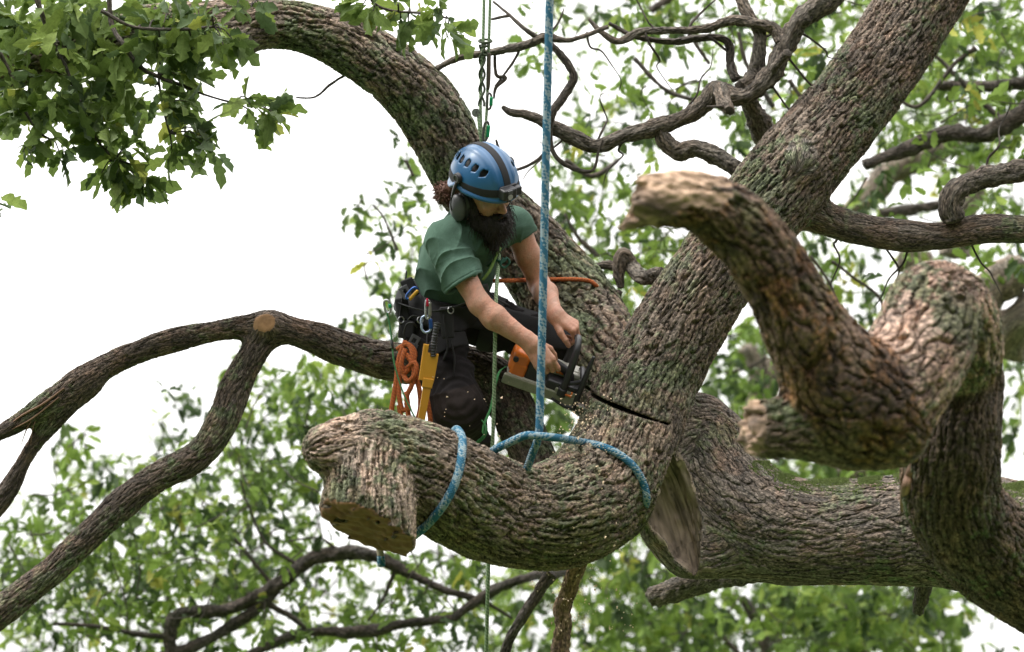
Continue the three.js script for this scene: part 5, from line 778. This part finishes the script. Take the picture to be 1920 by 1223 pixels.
{
  const t = thing('climbing_rope', P(905, 262, 9.2), 'pale green climbing rope carrying the climber, with a wrapped friction hitch and pulley', 'rope'), r = 0.0058;
  rope('rope_leg', [[908, -40, 9.3], [906, 70, 9.3], [902, 150, 9.3], [901, 210, 9.29], [903, 262, 9.28]], r * 1.05, greenRope, t);
  rope('rope_leg', [[920, -40, 9.31], [917, 70, 9.31], [915, 120, 9.31], [913, 200, 9.31], [908, 262, 9.29]], r, greenRope, t);
  rope('rope_leg', [[897, 215, 9.27], [899, 240, 9.26], [903, 268, 9.26]], r * 1.1, greenRope, t);
  rope('rope_leg', [[938, 455, 9.24], [934, 500, 9.12], [930, 560, 9.0], [928, 650, 8.99], [926, 760, 9.02], [923, 850, 9.06], [919, 960, 9.12], [915, 1090, 9.14], [911, 1260, 9.14]], r * 1.25, greenRope, t);
  const hc = part('friction_hitch', mergeGeometries([[78, 8], [84, 9], [100, 12]].map(([y, a], i) => sweep(Array.from({ length: 9 }, (_, k) => { const q = k / 8 * 6.2832; return [P(910 + Math.cos(q) * (i ? 6 : 12), y + 3 * Math.sin(q) + (i ? 0 : -1), 9.3 - 0.014 * Math.sin(q)), 0.0048]; }), { step: 0.004, seg: 7, vk: 2 }))), oliveCord, t);
  for (const ph of [0, 3.14]) part('hitch_cord', sweep(Array.from({ length: 26 }, (_, k) => { const q = ph + k * 0.52, y = 84 + k * 4.6; return [P(904.5 - k * 0.06 + 5 * Math.cos(q), y, 9.295 - 0.011 * Math.sin(q)), 0.0048]; }), { step: 0.006, seg: 7, vk: 2 }), oliveCord, hc);
  part('spliced_eye', sweep([[P(917, 100, 9.29), 0.008], [P(916, 150, 9.29), 0.0085], [P(915, 168, 9.29), 0.006]], { step: 0.01, seg: 10, vk: 2 }), std({ map: fabricTex, color: Lc(0.09, 0.07, 0.05), roughness: 0.9 }), hc);
  const s = new THREE.Shape(); s.absellipse(0, 0, 0.017, 0.024, 0, 6.2832); for (const [x, y, rr] of [[0, 0.012, 0.0035], [-0.006, 0, 0.003], [0.006, 0, 0.003], [0, -0.012, 0.0035]]) { const h = new THREE.Path(); h.absarc(x, y, rr, 0, 6.2832, true); s.holes.push(h); }
  const pl = new THREE.ExtrudeGeometry(s, { depth: 0.004, bevelSize: 0.0015, bevelThickness: 0.0015, bevelSegments: 2 }), w1 = new THREE.CylinderGeometry(0.016, 0.016, 0.02, 24); w1.rotateX(Math.PI / 2); const pc = P(896, 211, 9.26); pl.translate(...A3(pc)); w1.translate(pc.x - 0.008, pc.y, pc.z - 0.014);
  const pu = part('pulley', pl, darkSteel, t); part('sheave', w1, steel, pu); const pl2 = pl.clone(); pl2.translate(0.001, 0, -0.03); part('cheek_plate', pl2, darkSteel, pu);
}
const greenGate = phys({ color: Lc(0.01, 0.3, 0.11), roughness: 0.3, metalness: 0.3, clearcoat: 0.5 });
function carabiner(base, label, [x, y, d], h, w, rot, frame, sleeve, sl) {
  const t = thing('carabiner', P(x, y, d), label, 'carabiner'), c = Math.cos(rot), s = Math.sin(rot), q = (a, b) => P(x, y, d).add(V(a * c - b * s, a * s + b * c, 0));
  const ring = [[-w, -h * 0.55], [-w, h * 0.6], [-w * 0.4, h], [w * 0.5, h * 0.95], [w, h * 0.5], [w, -h * 0.5], [w * 0.5, -h * 0.95], [-w * 0.4, -h], [-w, -h * 0.55], [-w, 0]];
  part('frame', sweep(ring.map(([a, b]) => [q(a, b), 0.0046]), { step: 0.004, seg: 8 }), frame, t); part('gate_sleeve', sweep([[q(w, -h * sl), 0.007], [q(w, h * sl), 0.007]], { step: 0.01, seg: 12 }), sleeve, t);
}
const blueAlu = std({ color: Lc(0.03, 0.1, 0.35), metalness: 0.6, roughness: 0.35 }), goldAlu = std({ color: Lc(0.6, 0.33, 0.04), metalness: 0.5, roughness: 0.35 }), redAlu = std({ color: Lc(0.45, 0.015, 0.05), metalness: 0.4, roughness: 0.35 });
carabiner(0, 'upper steel carabiner with green sleeve beside the friction hitch, above the pulley', [917, 190, 9.26], 0.03, 0.008, -0.05, darkSteel, greenGate, 0.55);
carabiner(0, 'lower steel carabiner with green sleeve directly above the helmet, below the pulley', [911, 246, 9.25], 0.036, 0.0085, -0.12, darkSteel, greenGate, 0.62);
carabiner(0, 'gold and blue carabiner clipped to the back of the belt beneath the shirt hem', [772, 550, 9.1], 0.026, 0.01, -0.75, blueAlu, goldAlu, 0.9);
carabiner(0, 'red topped steel carabiner hanging from the belt above the handsaw', [802, 580, 9.02], 0.034, 0.0075, 0, steel, std({ color: Lc(0.3, 0.3, 0.27), metalness: 0.7, roughness: 0.4 }), 0.75);
carabiner(0, 'pale blue carabiner just above the handle of the yellow handsaw', [799, 608, 9.03], 0.03, 0.017, 0.06, std({ color: Lc(0.42, 0.5, 0.68), metalness: 0.6, roughness: 0.35 }), blueAlu, 0.6);
{ const c = scene.children.find((o) => o.name === 'carabiner_003'); part('gate_tip', sweep([[P(801, 560, 9.02), 0.005], [P(802, 574, 9.02), 0.0085]], { seg: 12 }), redAlu, c); }
carabiner(0, 'small silver carabiner holding the green strap behind the climber\'s hip', [726, 575, 9.1], 0.024, 0.01, 0.2, steel, greenGate, 0.3);
{ // handsaw in its scabbard
  const t = thing('handsaw', P(800, 700, 9.0), 'pruning handsaw with ribbed black handle in a yellow scabbard, hanging from the belt', 'saw');
  const yel = phys({ color: Lc(0.62, 0.29, 0.025), roughness: 0.4, clearcoat: 0.2 }), ax = P(790, 790, 9.02).sub(P(812, 660, 8.99)).normalize(), zz = V(0.15, 0, 1).sub(ax.clone().multiplyScalar(ax.z + 0.15 * ax.x)).normalize(), xx = ax.clone().cross(zz), B = new THREE.Matrix4().makeBasis(xx, ax, zz).setPosition(P(811, 664, 8.99));
  const pr = (pts, holes = []) => { const s = new THREE.Shape(); pts.forEach(([a, b], i) => i ? s.lineTo(a, b) : s.moveTo(a, b)); for (const h of holes) { const q = new THREE.Path(); h.forEach(([a, b], i) => i ? q.lineTo(a, b) : q.moveTo(a, b)); s.holes.push(q); } const g = new THREE.ExtrudeGeometry(s, { depth: 0.012, bevelSize: 0.003, bevelThickness: 0.003, bevelSegments: 2 }); g.translate(0, 0, -0.006); g.applyMatrix4(B); return g; };
  const sc = part('scabbard', pr([[-0.02, 0], [0.02, 0], [0.019, 0.1], [0.012, 0.13], [0.011, 0.3], [-0.009, 0.3], [-0.012, 0.13], [-0.019, 0.1]]), yel, t);
  part('clip_frame', pr([[0.022, -0.03], [0.036, -0.03], [0.033, 0.1], [0.022, 0.1]], [[[0.026, -0.02], [0.032, -0.02], [0.03, 0.03], [0.026, 0.03]], [[0.026, 0.04], [0.03, 0.04], [0.029, 0.085], [0.026, 0.085]]]), yel, sc);
  part('collar', pr([[-0.017, 0.095], [0.017, 0.095], [0.016, 0.125], [-0.016, 0.125]]).translate(0, 0, 0.005), yel, sc);
  const hd = part('handle', sweep([[P(812, 668, 8.99), 0.0165], [P(813, 650, 8.985), 0.017], [P(817, 622, 8.98), 0.016], [P(820, 606, 8.98), 0.019]], { step: 0.0025, seg: 14, flat: 0.7, bump: (f) => 0.0016 * (Math.sin(f.s * 620) > 0.1 ? 1 : -0.6) }), blackPlastic, t);
  part('lanyard', sweep([[P(801, 625, 9.02), 0.003], [P(800, 650, 9.01), 0.003], [P(801, 668, 9.0), 0.003]], { seg: 6 }), blackPlastic, hd);
}
const ribbonPath = (pts, w, name, mat, parent) => part(name, sweep(pts.map(([x, y, d]) => [P(x, y, d), w]), { step: 0.012, seg: 10, flat: 0.22, nu: 1, vk: 1 / 0.3 }), mat, parent);
{ const t = thing('lanyard', P(740, 680, 9.05), 'flat green webbing strap hanging behind the climber\'s hip beside orange rope', 'strap'); ribbonPath([[726, 588, 9.1], [731, 612, 9.09], [735, 645, 9.07], [739, 680, 9.04], [750, 720, 9.02], [765, 758, 9.0], [790, 805, 8.98]], 0.0135, 'webbing', greenWeb, t); part('stitching', sweep([[P(734, 640, 9.06), 0.016], [P(736, 652, 9.05), 0.016]], { seg: 10, flat: 0.35 }), blackPlastic, t); }
{ const t = thing('saw_strap', P(925, 740, 9.05), 'slack green strap hanging from the rear of the chainsaw beside the climbing rope', 'strap'); ribbonPath([[948, 688, 9.09], [936, 698, 9.06], [928, 725, 9.05], [920, 765, 9.05], [908, 795, 9.05], [905, 812, 9.06]], 0.0105, 'webbing', greenWeb, t); ribbonPath([[905, 790, 9.05], [912, 802, 9.03], [908, 818, 9.02], [893, 832, 9.02]], 0.0125, 'webbing', greenWeb, t); }
{ // bundle of orange rope behind the hip
  const t = thing('orange_rope', P(765, 720, 9.2), 'bundled orange rope hanging in loops behind the climber\'s hip', 'rope'), L = (pts) => rope('loop', pts, 0.0095, orangeRope, t);
  L([[760, 640, 9.15], [748, 672, 9.14], [742, 720, 9.12], [730, 790, 9.1]]); L([[758, 642, 9.15], [770, 652, 9.13], [772, 680, 9.1], [758, 700, 9.1], [752, 682, 9.1], [760, 655, 9.12]]); L([[762, 665, 9.12], [776, 690, 9.09], [772, 722, 9.08], [762, 745, 9.08], [768, 770, 9.08]]);
  L([[750, 690, 9.13], [748, 740, 9.11], [755, 770, 9.1], [764, 762, 9.1], [762, 735, 9.1]]); L([[755, 700, 9.11], [765, 715, 9.08], [780, 700, 9.07], [778, 680, 9.08], [764, 690, 9.1]]); L([[778, 700, 9.1], [786, 730, 9.09], [788, 765, 9.09], [780, 795, 9.09]]); L([[762, 755, 9.1], [766, 780, 9.09], [768, 800, 9.09]]); L([[745, 655, 9.16], [764, 646, 9.14], [778, 662, 9.12], [770, 690, 9.1], [756, 690, 9.12]]); L([[748, 760, 9.11], [752, 785, 9.1], [750, 805, 9.1]]);
  L([[800, 745, 9.12], [806, 780, 9.12], [808, 812, 9.12]]);
}
{ const t = thing('positioning_rope', P(1040, 526, 9.3), 'taut orange rope passed round the arching limb behind the climber\'s arm', 'rope'); rope('rope', onWood([[925, 527, 9.22], [960, 526, 9.24], [1000, 525], [1040, 524], [1080, 524], [1105, 527], [1118, 536], [1126, 548, 9.55]], 0.008), 0.0082, orangeRope, t); }
{ const t = thing('spare_cord', P(940, 500, 9.2), 'knotted thin green cord in front of the climber\'s waist above the orange rope', 'cord'); rope('cord', [[915, 500, 9.15], [930, 488, 9.13], [942, 492, 9.13], [950, 484, 9.14], [955, 492, 9.14], [946, 502, 9.14], [938, 496, 9.12], [944, 484, 9.13]], 0.005, std({ color: Lc(0.02, 0.09, 0.06), roughness: 0.8 }), t, { step: 0.008, seg: 8 }); rope('cord', [[905, 525, 9.1], [918, 508, 9.1], [930, 480, 9.12], [938, 465, 9.15]], 0.006, std({ color: Lc(0.16, 0.26, 0.06), roughness: 0.8 }), t, { step: 0.01, seg: 8 }); }
{ // flying sawdust and chips
  const R = rng(31), g = new THREE.TetrahedronGeometry(0.0044), list = []; const add = (x, y, d, s) => list.push([P(x, y, d), s]);
  for (let i = 0; i < 420; i++) { const t = R(); add(1085 + (R() + R() - 1) * (40 + 90 * t), 770 + t * 420, 8.6 + R() * 0.7, 0.4 + R() * 0.7); }
  for (let i = 0; i < 22; i++) add(800 + R() * 160, 690 + R() * 150, 8.85 + R() * 0.15, 0.4 + R() * R() * 1.3);
  for (let i = 0; i < 150; i++) add(1050 + R() * 100, 740 + R() * 110, 8.75 + R() * 0.1, 0.35 + R() * 0.5);
  const o = thing('sawdust', P(1080, 900, 8.9), 'pale sawdust and chips flying below the saw cut', 'sawdust'); o.userData.kind = 'stuff';
  const w = origins.get(o), M0 = new THREE.Matrix4().makeTranslation(-w.x, -w.y, -w.z).multiply(CW), m = new THREE.InstancedMesh(g, std({ color: Lc(0.72, 0.55, 0.38), roughness: 1 }), list.length), q = new THREE.Quaternion();
  list.forEach(([p, s], i) => { q.setFromAxisAngle(sph(R), R() * 6); m.setMatrixAt(i, M0.clone().multiply(new THREE.Matrix4().compose(p, q, V(s, s * (0.5 + R() * 1.6), s)))); }); m.name = 'chips'; m.userData.kind = 'stuff'; m.castShadow = true; o.add(m);
}
renderer.render(scene, camera);
